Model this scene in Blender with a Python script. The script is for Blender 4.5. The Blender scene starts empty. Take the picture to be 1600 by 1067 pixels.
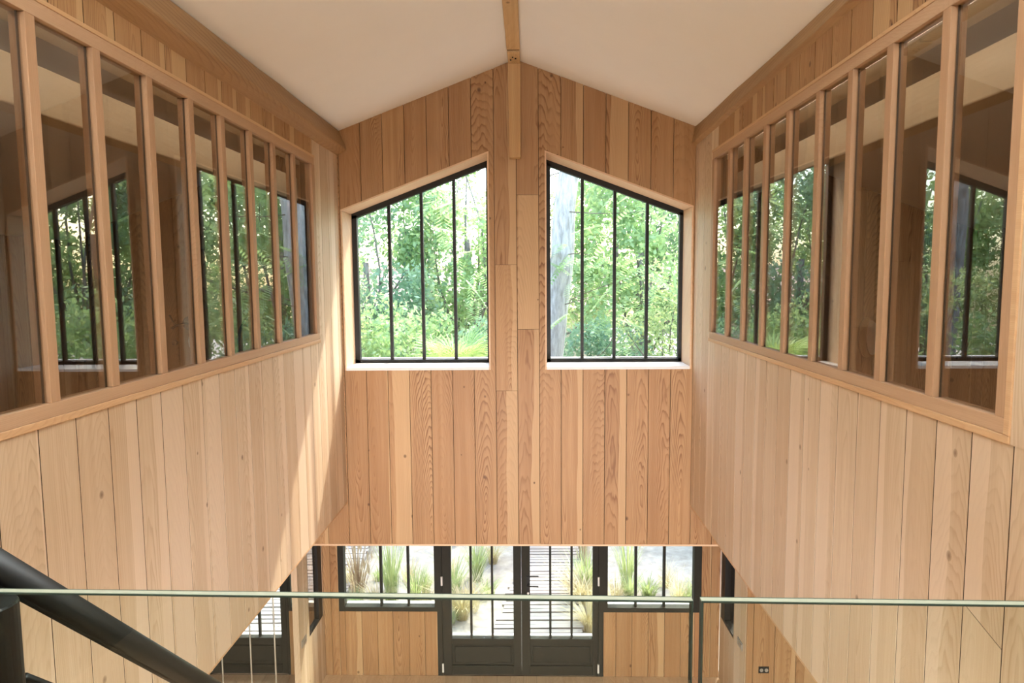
import bpy, math, random
import numpy as np
from mathutils import Matrix, Vector

# ------------------------------------------------------------------ camera, world, sun, big lights, exposure
sc = bpy.context.scene
EYE = 4.876                                    # camera height above the ground floor
FPX, CX, CY = 1067.0, 800.0, 533.5
def _n(v): return v / np.linalg.norm(v)
_Y = _n(np.array([825 - CX, 435 - CY, FPX]))
_v = np.array([895 - CX, 12600 - CY, FPX])
_D = _n(_v - _Y * np.dot(_v, _Y))
_X = _n(np.cross(_D, _Y))
RW = np.stack([_X, _Y, -_D])
camd = bpy.data.cameras.new('camera')
camd.sensor_width = 36.0
camd.lens = 36.0 * FPX / 1600.0
camd.clip_start = 0.02
camd.clip_end = 500
cam = bpy.data.objects.new('camera', camd)
sc.collection.objects.link(cam)
rx, ru, rb = RW[:, 0], -RW[:, 1], -RW[:, 2]
cam.matrix_world = Matrix(((rx[0], ru[0], rb[0], 0), (rx[1], ru[1], rb[1], 0), (rx[2], ru[2], rb[2], EYE), (0, 0, 0, 1)))
sc.camera = cam

world = bpy.data.worlds.new('world'); sc.world = world
world.use_nodes = True
wn = world.node_tree; wn.nodes.clear()
sky = wn.nodes.new('ShaderNodeTexSky'); sky.sky_type = 'NISHITA'; sky.sun_disc = False
sky.sun_elevation = math.radians(52); sky.sun_rotation = math.radians(32)
sky.air_density = 1.3; sky.dust_density = 2.5; sky.ozone_density = 1.0
bg = wn.nodes.new('ShaderNodeBackground'); bg.inputs['Strength'].default_value = 2.0
wo = wn.nodes.new('ShaderNodeOutputWorld')
wn.links.new(sky.outputs[0], bg.inputs['Color']); wn.links.new(bg.outputs[0], wo.inputs['Surface'])

sund = bpy.data.lights.new('sun', 'SUN'); sund.energy = 10.0; sund.angle = math.radians(1.2)
sund.color = (1.0, 0.95, 0.86)
sun = bpy.data.objects.new('sun', sund); sc.collection.objects.link(sun)
sun.rotation_euler = Vector((-0.40, -0.75, -1.0)).to_track_quat('-Z', 'Y').to_euler()
sun.location = (8, 16, 22)

Z0 = EYE - 1.62                                # landing level
def area_light(name, loc, direction, sx, sy, power, col):
    d = bpy.data.lights.new(name, 'AREA'); d.shape = 'RECTANGLE'; d.size = sx; d.size_y = sy
    d.energy = power; d.color = col
    o = bpy.data.objects.new(name, d); sc.collection.objects.link(o)
    o.location = loc; o.rotation_euler = Vector(direction).to_track_quat('-Z', 'Z').to_euler()
    return o
# added unseen fill above the camera: washes the white ceiling, which lights the hall
area_light('added_ceiling_fill', (-0.12, 0.3, EYE + 1.28), (0, 0, 1.0), 2.4, 2.0, 640, (0.86, 0.94, 1.0))
# added unseen fill low at the rear of the hall, lighting the garden front
area_light('added_rear_fill', (-0.12, -3.6, 1.3), (0, 1, 0.0), 4.4, 2.0, 1150, (0.94, 0.95, 1.0))

vs = sc.view_settings
vs.view_transform = 'Standard'; vs.look = 'None'; vs.gamma = 1.0; vs.use_curve_mapping = False
vs.exposure = -0.38
sc.cycles.max_bounces = 8; sc.cycles.diffuse_bounces = 4; sc.cycles.glossy_bounces = 4
sc.cycles.transmission_bounces = 6; sc.cycles.transparent_max_bounces = 24
sc.cycles.sample_clamp_indirect = 6.0
sc.cycles.use_adaptive_sampling = True; sc.cycles.adaptive_threshold = 0.03

random.seed(7)
rng = np.random.default_rng(11)
COL = sc.collection
WLOC = {}

# ------------------------------------------------------------------ object helpers
def tag(o, label=None, cat=None, group=None, kind=None):
    if label: o['label'] = label
    if cat: o['category'] = cat
    if group: o['group'] = group
    if kind: o['kind'] = kind
    return o
def root(name, loc, label, cat, group=None, kind=None):
    o = bpy.data.objects.new(name, None); COL.objects.link(o); o.location = loc
    o.empty_display_size = 0.1
    WLOC[o] = Vector(loc)
    return tag(o, label, cat, group, kind)
def link(name, me, mat, parent=None, loc=(0, 0, 0)):
    o = bpy.data.objects.new(name, me); COL.objects.link(o)
    if mat is not None and len(me.materials) == 0: me.materials.append(mat)
    WLOC[o] = Vector(loc)
    if parent is not None:
        o.parent = parent; o.location = Vector(loc) - WLOC[parent]
    else:
        o.location = loc
    return o
def build(name, verts, faces, mat, parent=None, smooth=False, loc=None):
    v = np.asarray(verts, float)
    if loc is None:
        lo, hi = v.min(0), v.max(0)
        loc = ((lo[0] + hi[0]) / 2, (lo[1] + hi[1]) / 2, lo[2])
    v = v - np.asarray(loc)
    me = bpy.data.meshes.new(name)
    me.from_pydata([tuple(p) for p in v], [], faces)
    me.validate(); me.update()
    if smooth: me.shade_smooth()
    return link(name, me, mat, parent, loc)
class MB:
    def __init__(s): s.v = []; s.f = []
    def add(s, v, f):
        n = len(s.v); s.v += [tuple(p) for p in v]; s.f += [tuple(i + n for i in q) for q in f]; return s
    def box(s, x0, x1, y0, y1, z0, z1):
        v = [(x0, y0, z0), (x1, y0, z0), (x1, y1, z0), (x0, y1, z0), (x0, y0, z1), (x1, y0, z1), (x1, y1, z1), (x0, y1, z1)]
        return s.add(v, [(3, 2, 1, 0), (4, 5, 6, 7), (0, 1, 5, 4), (1, 2, 6, 5), (2, 3, 7, 6), (3, 0, 4, 7)])
    def prism(s, poly, mp, d0, d1):
        """poly: 2-D points; mp(u, w, d) -> world; between depth d0 and d1"""
        n = len(poly)
        v = [mp(u, w, d0) for u, w in poly] + [mp(u, w, d1) for u, w in poly]
        a = [Vector(p) for p in v[:n]]
        f = [tuple(range(n)), tuple(range(2 * n - 1, n - 1, -1))] + [(i, i + n, (i + 1) % n + n, (i + 1) % n) for i in range(n)]
        nrm = Vector((0, 0, 0))
        for i in range(n): nrm += a[i].cross(a[(i + 1) % n])
        if nrm.dot(Vector(v[n]) - a[0]) > 0: f = [tuple(reversed(q)) for q in f]
        return s.add(v, f)
    def tube(s, pts, rad, seg=10, caps=True):
        pts = [Vector(p) for p in pts]; n = len(pts)
        rad = [rad] * n if not hasattr(rad, '__len__') else rad
        vs_, fs = [], []
        t0 = (pts[1] - pts[0]).normalized()
        ref = Vector((0, 0, 1)) if abs(t0.z) < 0.9 else Vector((1, 0, 0))
        for i, p in enumerate(pts):
            t = (pts[min(i + 1, n - 1)] - pts[max(i - 1, 0)]).normalized()
            b = t.cross(ref).normalized(); c = b.cross(t).normalized()
            for k in range(seg):
                a = 2 * math.pi * k / seg
                vs_.append(p + (b * math.cos(a) + c * math.sin(a)) * rad[i])
        for i in range(n - 1):
            for k in range(seg):
                k2 = (k + 1) % seg
                fs.append((i * seg + k, i * seg + k2, (i + 1) * seg + k2, (i + 1) * seg + k))
        if caps:
            fs.append(tuple(range(seg - 1, -1, -1))); fs.append(tuple((n - 1) * seg + k for k in range(seg)))
        return s.add(vs_, fs)
    def build(s, name, mat, parent=None, smooth=False, loc=None):
        return build(name, s.v, s.f, mat, parent, smooth, loc)
def box(name, x0, x1, y0, y1, z0, z1, mat, parent=None):
    return MB().box(x0, x1, y0, y1, z0, z1).build(name, mat, parent)
def bevel(o, w=0.004, seg=2):
    m = o.modifiers.new('bevel', 'BEVEL'); m.width = w; m.segments = seg; m.limit_method = 'ANGLE'
    return o
def clip_u(poly, u0, u1):
    def half(P, f):
        out = []
        for i in range(len(P)):
            a, b = P[i], P[(i + 1) % len(P)]; fa, fb = f(a), f(b)
            if fa >= 0: out.append(a)
            if fa * fb < 0:
                t = fa / (fa - fb); out.append((a[0] + (b[0] - a[0]) * t, a[1] + (b[1] - a[1]) * t))
        return out
    P = half(list(poly), lambda p: p[0] - u0)
    if len(P) > 2: P = half(P, lambda p: u1 - p[0])
    return P if len(P) > 2 else []
def clip_w(poly, w0, w1):
    return [(b, a) for a, b in clip_u([(q, p) for p, q in poly], w0, w1)]
def parea(P):
    return abs(sum(P[i][0] * P[(i + 1) % len(P)][1] - P[(i + 1) % len(P)][0] * P[i][1] for i in range(len(P)))) / 2 if len(P) > 2 else 0

# ------------------------------------------------------------------ material helpers
class NT:
    def __init__(s, name):
        s.m = bpy.data.materials.new(name); s.m.use_nodes = True
        s.t = s.m.node_tree; s.t.nodes.clear()
        s.out = s.t.nodes.new('ShaderNodeOutputMaterial')
    def n(s, typ, **kw):
        nd = s.t.nodes.new(typ)
        for k, v in kw.items(): setattr(nd, k, v)
        return nd
    def l(s, a, b): s.t.links.new(a, b)
    def put(s, sock, v):
        if hasattr(v, 'is_linked'): s.l(v, sock)
        else: sock.default_value = v
    def math(s, op, a, b=None, c=None, clamp=False):
        nd = s.n('ShaderNodeMath', operation=op); nd.use_clamp = clamp
        s.put(nd.inputs[0], a)
        if b is not None: s.put(nd.inputs[1], b)
        if c is not None: s.put(nd.inputs[2], c)
        return nd.outputs[0]
    def xyz(s, x, y, z):
        nd = s.n('ShaderNodeCombineXYZ')
        for i, v in enumerate((x, y, z)): s.put(nd.inputs[i], v)
        return nd.outputs[0]
    def noise(s, vec, scale, detail=2, rough=0.5):
        nd = s.n('ShaderNodeTexNoise'); s.l(vec, nd.inputs['Vector'])
        nd.inputs['Scale'].default_value = scale; nd.inputs['Detail'].default_value = detail; nd.inputs['Roughness'].default_value = rough
        return nd.outputs[0]
    def ramp(s, fac, stops):
        nd = s.n('ShaderNodeValToRGB'); s.put(nd.inputs[0], fac)
        cr = nd.color_ramp
        while len(cr.elements) < len(stops): cr.elements.new(0.5)
        for e, (p, c) in zip(cr.elements, stops): e.position = p; e.color = tuple(c) + (1,) if len(c) == 3 else c
        return nd.outputs[0]
    def mix(s, fac, a, b, mode='MIX'):
        nd = s.n('ShaderNodeMix', data_type='RGBA', blend_type=mode)
        s.put(nd.inputs[0], fac)
        for sock, v in ((nd.inputs[6], a), (nd.inputs[7], b)):
            s.put(sock, v if hasattr(v, 'is_linked') else (tuple(v) + (1,) if len(v) == 3 else v))
        return nd.outputs[2]
    def bsdf(s, col, rough=0.5, spec=0.5, metal=0.0, normal=None):
        b = s.n('ShaderNodeBsdfPrincipled')
        s.put(b.inputs['Base Color'], col if hasattr(col, 'is_linked') else tuple(col) + (1,))
        s.put(b.inputs['Roughness'], rough); b.inputs['Metallic'].default_value = metal
        b.inputs['Specular IOR Level'].default_value = spec
        if normal is not None: s.l(normal, b.inputs['Normal'])
        s.l(b.outputs[0], s.out.inputs['Surface'])
        return b

def wood(name, axis, light, mid, dark, ring=0.016, contrast=1.0, knots=0.32, knot_scale=2.6, tint=0.8, rough=0.5, pale=None):
    """sawn softwood: tree rings cut by the board, fibre, knots; every board its own cut"""
    t = NT(name)
    tc = t.n('ShaderNodeTexCoord'); oi = t.n('ShaderNodeObjectInfo')
    sp = t.n('ShaderNodeSeparateXYZ'); t.l(tc.outputs['Object'], sp.inputs[0])
    x, y, z = sp.outputs
    v, u = {'Z': (z, t.math('ADD', x, y)), 'Y': (y, t.math('ADD', x, z)), 'X': (x, t.math('ADD', y, z))}[axis]
    r = oi.outputs['Random']
    r2 = t.math('FRACT', t.math('MULTIPLY', r, 17.31)); r3 = t.math('FRACT', t.math('MULTIPLY', r, 71.7)); r4 = t.math('FRACT', t.math('MULTIPLY', r, 213.1))
    off = t.math('MULTIPLY', r, 91.0)
    wv = t.xyz(t.math('MULTIPLY', u, 2.2), t.math('MULTIPLY', v, 0.9), off)
    n1 = t.math('SUBTRACT', t.noise(wv, 1.0, 2, 0.45), 0.5)
    wv2 = t.xyz(t.math('MULTIPLY', u, 6.0), t.math('MULTIPLY', v, 1.1), t.math('ADD', off, 13.0))
    n2 = t.math('SUBTRACT', t.noise(wv2, 1.0, 3, 0.5), 0.5)
    cu = t.math('ADD', t.math('ADD', u, t.math('MULTIPLY', t.math('SUBTRACT', r2, 0.5), 0.26)), t.math('MULTIPLY', n1, 0.10))
    cd = t.math('ADD', t.math('ADD', t.math('MULTIPLY_ADD', r3, 0.07, 0.012), t.math('MULTIPLY', v, t.math('MULTIPLY', t.math('SUBTRACT', r4, 0.5), 0.34))), t.math('MULTIPLY', n2, 0.09))
    rad = t.math('SQRT', t.math('ADD', t.math('MULTIPLY', cu, cu), t.math('MULTIPLY', cd, cd)))
    ringv = t.math('FRACT', t.math('ADD', t.math('DIVIDE', rad, t.math('MULTIPLY', t.math('MULTIPLY_ADD', r2, 0.5, 0.5), ring)), t.math('MULTIPLY', n2, 0.6)))
    prof = t.ramp(ringv, [(0.0, (0, 0, 0)), (0.5, (0.16, 0.16, 0.16)), (0.84, (0.95, 0.95, 0.95)), (0.95, (0.05, 0.05, 0.05))])
    # strength of figure varies over the board
    vari = t.noise(t.xyz(t.math('MULTIPLY', u, 5.0), t.math('MULTIPLY', v, 0.55), t.math('ADD', off, 41.0)), 1.0, 2, 0.5)
    fig = t.math('MULTIPLY', t.math('MULTIPLY', prof, t.ramp(vari, [(0.40, (0.16,) * 3), (0.64, (1.0,) * 3)])), 0.92 * contrast, clamp=True)
    fib = t.noise(t.xyz(t.math('MULTIPLY', u, 260.0), t.math('MULTIPLY', v, 5.0), off), 1.0, 2, 0.6)
    band = t.noise(t.xyz(t.math('MULTIPLY', u, 26.0), t.math('MULTIPLY', v, 0.5), t.math('ADD', off, 5.0)), 1.0, 2, 0.5)
    base = t.mix(t.ramp(band, [(0.3, (0,) * 3), (0.7, (1,) * 3)]), light, mid)
    col = t.mix(fig, base, dark)
    col = t.mix(t.math('MULTIPLY', t.ramp(fib, [(0.35, (1,) * 3), (0.62, (0,) * 3)]), 0.16), col, dark)
    # board to board tint
    col = t.mix(t.math('MULTIPLY', r3, tint), col, t.mix(0.5, col, (mid[0] * 0.72, mid[1] * 0.62, mid[2] * 0.55)))
    if pale:
        sap = t.math('GREATER_THAN', t.math('ADD', cu, t.math('MULTIPLY', t.math('SUBTRACT', r4, 0.5), 0.2)), 0.10)
        col = t.mix(t.math('MULTIPLY', sap, 0.55), col, pale)
    if knots > 0:
        kv = t.n('ShaderNodeTexVoronoi', feature='F1'); kv.voronoi_dimensions = '2D'
        t.l(t.xyz(t.math('ADD', u, t.math('MULTIPLY', off, 1.7)), t.math('ADD', t.math('MULTIPLY', v, 0.8), off), 0.0), kv.inputs['Vector'])
        kv.inputs['Scale'].default_value = knot_scale
        cs = t.n('ShaderNodeSeparateColor'); t.l(kv.outputs['Color'], cs.inputs[0])
        on = t.math('LESS_THAN', cs.outputs[0], knots)
        size = t.math('MULTIPLY_ADD', cs.outputs[1], 0.014, 0.007)
        dk = t.math('SUBTRACT', 1.0, t.math('DIVIDE', t.math('ADD', kv.outputs['Distance'], t.math('MULTIPLY', n2, 0.05)), t.math('MULTIPLY', size, knot_scale)), clamp=True)
        km = t.math('MULTIPLY', t.math('MULTIPLY', t.math('POWER', dk, 0.5, clamp=True), on), 0.85)
        col = t.mix(km, col, (dark[0] * 0.38, dark[1] * 0.32, dark[2] * 0.3))
    bp = t.n('ShaderNodeBump'); bp.inputs['Strength'].default_value = 0.12; bp.inputs['Distance'].default_value = 0.004
    t.l(t.math('ADD', fib, t.math('MULTIPLY', prof, 0.4)), bp.inputs['Height'])
    t.bsdf(col, rough, 0.32, normal=bp.outputs[0])
    return t.m
def plain(name, col, rough=0.5, spec=0.5, metal=0.0, vary=0.06, scale=18.0, bump=0.0):
    t = NT(name)
    tc = t.n('ShaderNodeTexCoord')
    nz = t.noise(tc.outputs['Object'], scale, 3, 0.55)
    a = tuple(max(0, c * (1 - vary * 2)) for c in col); b = tuple(min(1, c * (1 + vary * 2)) for c in col)
    c = t.mix(nz, a, b)
    nm = None
    if bump:
        bp = t.n('ShaderNodeBump'); bp.inputs['Strength'].default_value = bump; bp.inputs['Distance'].default_value = 0.01
        t.l(nz, bp.inputs['Height']); nm = bp.outputs[0]
    t.bsdf(c, rough, spec, metal, nm)
    return t.m
def glass(name, tint, f0, rough=0.0):
    """clear pane: see-through with mirror reflection growing towards grazing view"""
    t = NT(name)
    ge = t.n('ShaderNodeNewGeometry')
    dt = t.n('ShaderNodeVectorMath', operation='DOT_PRODUCT'); t.l(ge.outputs['Incoming'], dt.inputs[0]); t.l(ge.outputs['Normal'], dt.inputs[1])
    c = t.math('ABSOLUTE', dt.outputs['Value'])
    fr = t.math('MULTIPLY_ADD', t.math('POWER', t.math('SUBTRACT', 1.0, c, clamp=True), 5.0), 1 - f0, f0, clamp=True)
    tr = t.n('ShaderNodeBsdfTransparent'); tr.inputs[0].default_value = tuple(tint) + (1,)
    gl = t.n('ShaderNodeBsdfGlossy'); gl.inputs['Roughness'].default_value = rough
    mx = t.n('ShaderNodeMixShader'); t.l(fr, mx.inputs[0]); t.l(tr.outputs[0], mx.inputs[1]); t.l(gl.outputs[0], mx.inputs[2])
    t.l(mx.outputs[0], t.out.inputs['Surface'])
    return t.m
def leaf(name, c1, c2, scale=1.6, trans=0.5, rough=0.5):
    t = NT(name)
    ge = t.n('ShaderNodeNewGeometry'); oi = t.n('ShaderNodeObjectInfo')
    nz = t.noise(ge.outputs['Position'], scale, 3, 0.6)
    f = t.math('ADD', t.ramp(nz, [(0.33, (0,) * 3), (0.67, (1,) * 3)]), t.math('MULTIPLY', t.math('SUBTRACT', ge.outputs['Random Per Island'], 0.5), 0.8), clamp=True)
    col = t.mix(f, c1, c2)
    d = t.n('ShaderNodeBsdfDiffuse'); t.l(col, d.inputs[0])
    tr = t.n('ShaderNodeBsdfTranslucent')
    t.l(t.mix(0.35, col, (c2[0] * 1.05, c2[1] * 1.1, c2[2] * 0.7)), tr.inputs[0])
    mx = t.n('ShaderNodeMixShader'); mx.inputs[0].default_value = trans
    t.l(d.outputs[0], mx.inputs[1]); t.l(tr.outputs[0], mx.inputs[2])
    gl = t.n('ShaderNodeBsdfGlossy'); gl.inputs['Roughness'].default_value = rough
    m2 = t.n('ShaderNodeMixShader'); m2.inputs[0].default_value = 0.05
    t.l(mx.outputs[0], m2.inputs[1]); t.l(gl.outputs[0], m2.inputs[2])
    t.l(m2.outputs[0], t.out.inputs['Surface'])
    return t.m

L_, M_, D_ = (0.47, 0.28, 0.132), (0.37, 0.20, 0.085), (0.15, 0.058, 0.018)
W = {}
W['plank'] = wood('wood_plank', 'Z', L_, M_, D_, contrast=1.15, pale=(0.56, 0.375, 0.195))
W['side'] = wood('wood_plank_lit', 'Z', (0.69, 0.55, 0.39), (0.60, 0.45, 0.30), (0.37, 0.225, 0.12), contrast=0.6, pale=(0.74, 0.59, 0.44))  # same boards as wood_plank; window light painted in as a paler tone
W['joinery'] = wood('wood_joinery_upright', 'Z', (0.43, 0.26, 0.15), (0.38, 0.22, 0.12), (0.26, 0.135, 0.065), ring=0.008, contrast=0.35, knots=0, tint=0.15)
W['joinery_y'] = wood('wood_joinery_rail', 'Y', (0.50, 0.325, 0.20), (0.45, 0.28, 0.165), (0.31, 0.17, 0.085), ring=0.008, contrast=0.35, knots=0, tint=0.15)
W['trim_y'] = wood('wood_trim_strip', 'Y', (0.64, 0.42, 0.235), (0.56, 0.34, 0.18), (0.36, 0.19, 0.09), ring=0.008, contrast=0.3, knots=0, tint=0.1)
W['trim_x'] = wood('wood_trim_cross', 'X', (0.76, 0.55, 0.36), (0.69, 0.47, 0.29), (0.36, 0.19, 0.09), ring=0.012, contrast=0.4, knots=0.1, tint=0.1)
W['beam'] = wood('wood_old_beam', 'Y', (0.44, 0.275, 0.135), (0.34, 0.20, 0.09), (0.18, 0.092, 0.036), ring=0.022, contrast=0.8, knots=0.5, knot_scale=1.6, rough=0.6)
W['ridge'] = wood('wood_ridge', 'Y', (0.66, 0.46, 0.24), (0.56, 0.37, 0.18), (0.32, 0.18, 0.07), ring=0.02, contrast=0.7, knots=0.6, knot_scale=2.4, rough=0.6)
W['post'] = wood('wood_old_post', 'Z', (0.62, 0.42, 0.21), (0.53, 0.33, 0.155), (0.30, 0.16, 0.06), ring=0.014, contrast=0.8, knots=0.4, knot_scale=2.0, rough=0.6)
W['floor'] = wood('wood_floor', 'Y', (0.82, 0.63, 0.43), (0.75, 0.55, 0.36), (0.50, 0.32, 0.17), contrast=0.5, knots=0.4)
W['palebeam'] = wood('wood_pale_beam', 'Y', (0.86, 0.79, 0.62), (0.82, 0.73, 0.55), (0.66, 0.54, 0.38), ring=0.03, contrast=0.4, knots=0.2, knot_scale=1.3)
W['deck'] = wood('wood_weathered_deck', 'X', (0.46, 0.42, 0.38), (0.38, 0.34, 0.31), (0.20, 0.17, 0.15), ring=0.012, contrast=0.5, knots=0.15)
W['white'] = plain('white_plaster', (0.86, 0.84, 0.80), 0.9, 0.1, vary=0.012, scale=3.0)
W['black'] = plain('black_window_paint', (0.014, 0.013, 0.011), 0.5, 0.3, vary=0.1, scale=30)
W['door'] = plain('dark_olive_door_paint', (0.021, 0.020, 0.014), 0.6, 0.2, vary=0.12, scale=24)
W['steel'] = plain('black_steel', (0.009, 0.009, 0.008), 0.4, 0.3, vary=0.08, scale=40)
W['chrome'] = plain('chrome', (0.75, 0.76, 0.78), 0.12, 0.5, metal=1.0, vary=0.02)
W['satin'] = plain('satin_steel_rod', (0.62, 0.63, 0.62), 0.3, 0.5, metal=1.0, vary=0.03)
W['gap'] = plain('seam_shade_backing', (0.035, 0.018, 0.009), 0.9, 0.1, vary=0.1)  # near-black colour paints the shade in the seams between boards
W['sill'] = plain('white_painted_sill', (0.80, 0.78, 0.75), 0.45, 0.4, vary=0.02)
W['outer'] = plain('outer_cladding', (0.20, 0.15, 0.11), 0.8, 0.2, vary=0.1, scale=5)
W['plate'] = plain('brushed_switch_plate', (0.42, 0.38, 0.33), 0.4, 0.5, metal=0.6, vary=0.05)
W['white_plastic'] = plain('white_plastic', (0.78, 0.76, 0.72), 0.4, 0.5, vary=0.02)
W['glass_out'] = glass('window_glass', (0.985, 0.995, 0.99), 0.03)
W['glass_in'] = glass('interior_glass', (0.85, 0.81, 0.76), 0.12)
W['glass_guard'] = glass('guard_glass', (0.95, 0.985, 0.955), 0.02)
t_ = NT('guard_glass_edge'); t_.bsdf((0.022, 0.034, 0.024), 0.5, 0.2); W['glass_edge'] = t_.m
t_ = NT('guard_glass_top'); t_.bsdf((0.24, 0.245, 0.185), 0.4, 0.25); W['glass_top'] = t_.m

Z = lambda r: EYE + r                          # height from the eye level
PL = 0.2248                                    # plank module
RX, RZ, RS = -0.115, 2.164, 0.375              # ridge position, ridge height, roof slope
XL, XR, YB = -1.925, 1.685, 7.0                # void: side faces and far face
roof = lambda x: RZ - RS * abs(x - RX)

# ------------------------------------------------------------------ far upper wall with its two gable windows
mapb = lambda u, w, d: (u, YB + d, Z(w))
wall_back = root('wall_back_upper', (RX, YB, Z(-2.8)), 'pine plank gable wall at the end of the double height void', 'wall', kind='structure')
BX0, BX1, BBOT = -5.0, 2.30, -2.80
wl = [(-1.905, 0.712), (-0.39, 1.277), (-0.39, -0.938), (-1.905, -0.938)]
wr = [(0.174, 1.277), (1.668, 0.715), (1.668, -0.938), (0.174, -0.938)]
def lerp(a, b, u): return a[1] + (b[1] - a[1]) * (u - a[0]) / (b[0] - a[0])
regs = {
    'aboveL': [(-1.905, 0.712), (-0.39, 1.277), (-0.39, roof(-0.39)), (-1.905, roof(-1.905))],
    'belowL': [(-1.905, BBOT), (-0.39, BBOT), (-0.39, -0.938), (-1.905, -0.938)],
    'centerL': [(-0.39, BBOT), (RX, BBOT), (RX, RZ), (-0.39, roof(-0.39))],
    'centerR': [(RX, BBOT), (0.174, BBOT), (0.174, roof(0.174)), (RX, RZ)],
    'aboveR': [(0.174, 1.277), (1.668, 0.715), (1.668, roof(1.668)), (0.174, roof(0.174))],
    'belowR': [(0.174, BBOT), (1.668, BBOT), (1.668, -0.938), (0.174, -0.938)],
    'farL': [(XL - 0.7, BBOT), (-1.905, BBOT), (-1.905, roof(-1.905)), (XL - 0.7, roof(XL - 0.7))],
    'farR': [(1.668, BBOT), (2.40, BBOT), (2.40, roof(2.40)), (1.668, roof(1.668))],
}
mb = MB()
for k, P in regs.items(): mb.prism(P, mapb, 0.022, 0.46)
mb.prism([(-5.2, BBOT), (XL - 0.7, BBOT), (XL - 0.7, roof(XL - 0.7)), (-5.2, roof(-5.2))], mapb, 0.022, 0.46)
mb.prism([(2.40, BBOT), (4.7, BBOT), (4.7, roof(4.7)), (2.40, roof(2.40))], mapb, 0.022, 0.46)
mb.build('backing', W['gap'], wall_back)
G = 0.0028
joints = {0: [0.14, -1.16], 1: [0.84, -0.52]}   # end joints of the boards between the windows
edges = [-0.1126 + PL * k for k in range(-11, 12)]
for i in range(len(edges) - 1):
    u0, u1 = edges[i] + G, edges[i + 1] - G
    parts = {k: clip_u(P, u0, u1) for k, P in regs.items()}
    parts = {k: P for k, P in parts.items() if parea(P) > 2e-5}
    if not parts: continue
    col = {k: P for k, P in parts.items() if k.startswith('center') or k.startswith('far')}
    groups = [list(parts.values())] if col else [[P] for P in parts.values()]
    if set(parts) <= {'centerL', 'centerR'}:
        cuts = sorted([BBOT - 1] + joints.get(0 if u0 < -0.2 else 1, []) + [3])
        groups = []
        for a, b in zip(cuts[:-1], cuts[1:]):
            g = [clip_w(P, a + 0.0015, b - 0.0015) for P in parts.values()]
            groups.append([q for q in g if parea(q) > 1e-5])
    if col and u1 > 1.5: groups = [list(parts.values())]
    for g in groups:
        if not g: continue
        m = MB()
        pr = random.uniform(0, 0.0022)
        for P in g: m.prism(P, mapb, -pr, 0.02)
        m.build('plank', W['plank'], wall_back)
# lintel edge board under the planks
box('lintel_board', XL - 0.7, 2.32, YB - 0.003, YB + 0.30, Z(BBOT) - 0.018, Z(BBOT), W['trim_x'], wall_back)

def gable_window(n, op, fr, label):
    """op: opening polygon at the wall face, fr: frame outline at the outside face"""
    lo = min(p[1] for p in op)
    r = root('window_%d' % n, ((op[0][0] + op[1][0]) / 2, YB + 0.4, Z(lo)), label, 'window', kind='structure')
    yf, y0 = YB + 0.385, YB - 0.004
    th = 0.016
    # reveal lining: head, two jambs, sill
    hd = MB(); a, b = op[0], op[1]
    hd.prism([a, b, (b[0], b[1] - th), (a[0], a[1] - th)], mapb, -0.004, 0.44); hd.build('head_lining', W['trim_x'], r)
    for j, (p, q) in enumerate(((op[0], op[3]), (op[1], op[2]))):
        s = 1 if p[0] == min(op[0][0], op[1][0]) else -1
        jm = MB(); jm.prism([(p[0], p[1] - th), (p[0] + s * th, p[1] - th), (q[0] + s * th, q[1]), (q[0], q[1])], mapb, -0.004, 0.44)
        jm.build('jamb_lining', W['trim_x'], r)
    x0, x1 = op[3][0], op[2][0]
    if x0 > x1: x0, x1 = x1, x0
    bevel(MB().box(x0 + th, x1 - th, y0 - 0.014, YB + 0.44, Z(lo), Z(lo) + 0.03).build('sill', W['sill'], r), 0.003)
    # black frame
    il = min(op[0][0], op[1][0]) + th; ir = max(op[0][0], op[1][0]) - th
    top = lambda u: lerp(op[0], op[1], u) - th
    bz = lo + 0.03; fw = 0.052
    f = MB()
    d0, d1 = 0.375, 0.44
    f.prism([(il, bz), (ir, bz), (ir, bz + fw * 0.7), (il, bz + fw * 0.7)], mapb, d0, d1)
    f.prism([(il, top(il)), (ir, top(ir)), (ir, top(ir) - fw * 1.15), (il, top(il) - fw * 1.15)], mapb, d0, d1)
    f.prism([(il, bz), (il + fw, bz), (il + fw, top(il + fw) - fw * 0.5), (il, top(il) - fw * 0.5)], mapb, d0, d1)
    f.prism([(ir - fw * 0.7, bz), (ir, bz), (ir, top(ir) - fw * 0.5), (ir - fw * 0.7, top(ir - fw * 0.7) - fw * 0.5)], mapb, d0, d1)
    f.build('frame', W['black'], r)
    gl0, gl1 = il + fw * 0.9, ir - fw * 0.6
    xs = [gl0 + (gl1 - gl0) * k / 4 for k in range(5)]
    for k in range(1, 4):
        m = MB(); x = xs[k]
        m.prism([(x - 0.016, bz + 0.02), (x + 0.016, bz + 0.02), (x + 0.016, top(x + 0.016) - 0.03), (x - 0.016, top(x - 0.016) - 0.03)], mapb, 0.385, 0.435)
        m.build('mullion', W['black'], r)
    for k in range(4):
        m = MB(); a, b = xs[k], xs[k + 1]
        m.prism([(a, bz + 0.02), (b, bz + 0.02), (b, top(b) - 0.03), (a, top(a) - 0.03)], mapb, 0.408, 0.414)
        m.build('pane', W['glass_out'], r)
    # pale weather bar outside, seen through the glass
    box('weather_bar', il, ir, YB + 0.44, YB + 0.50, Z(bz) + 0.005, Z(bz) + 0.045, W['sill'], r)
gable_window(1, wl, None, 'black framed gable window rising to the right, left of the middle boards')
gable_window(2, wr, None, 'black framed gable window falling to the right, with leaning trunk outside')

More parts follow.
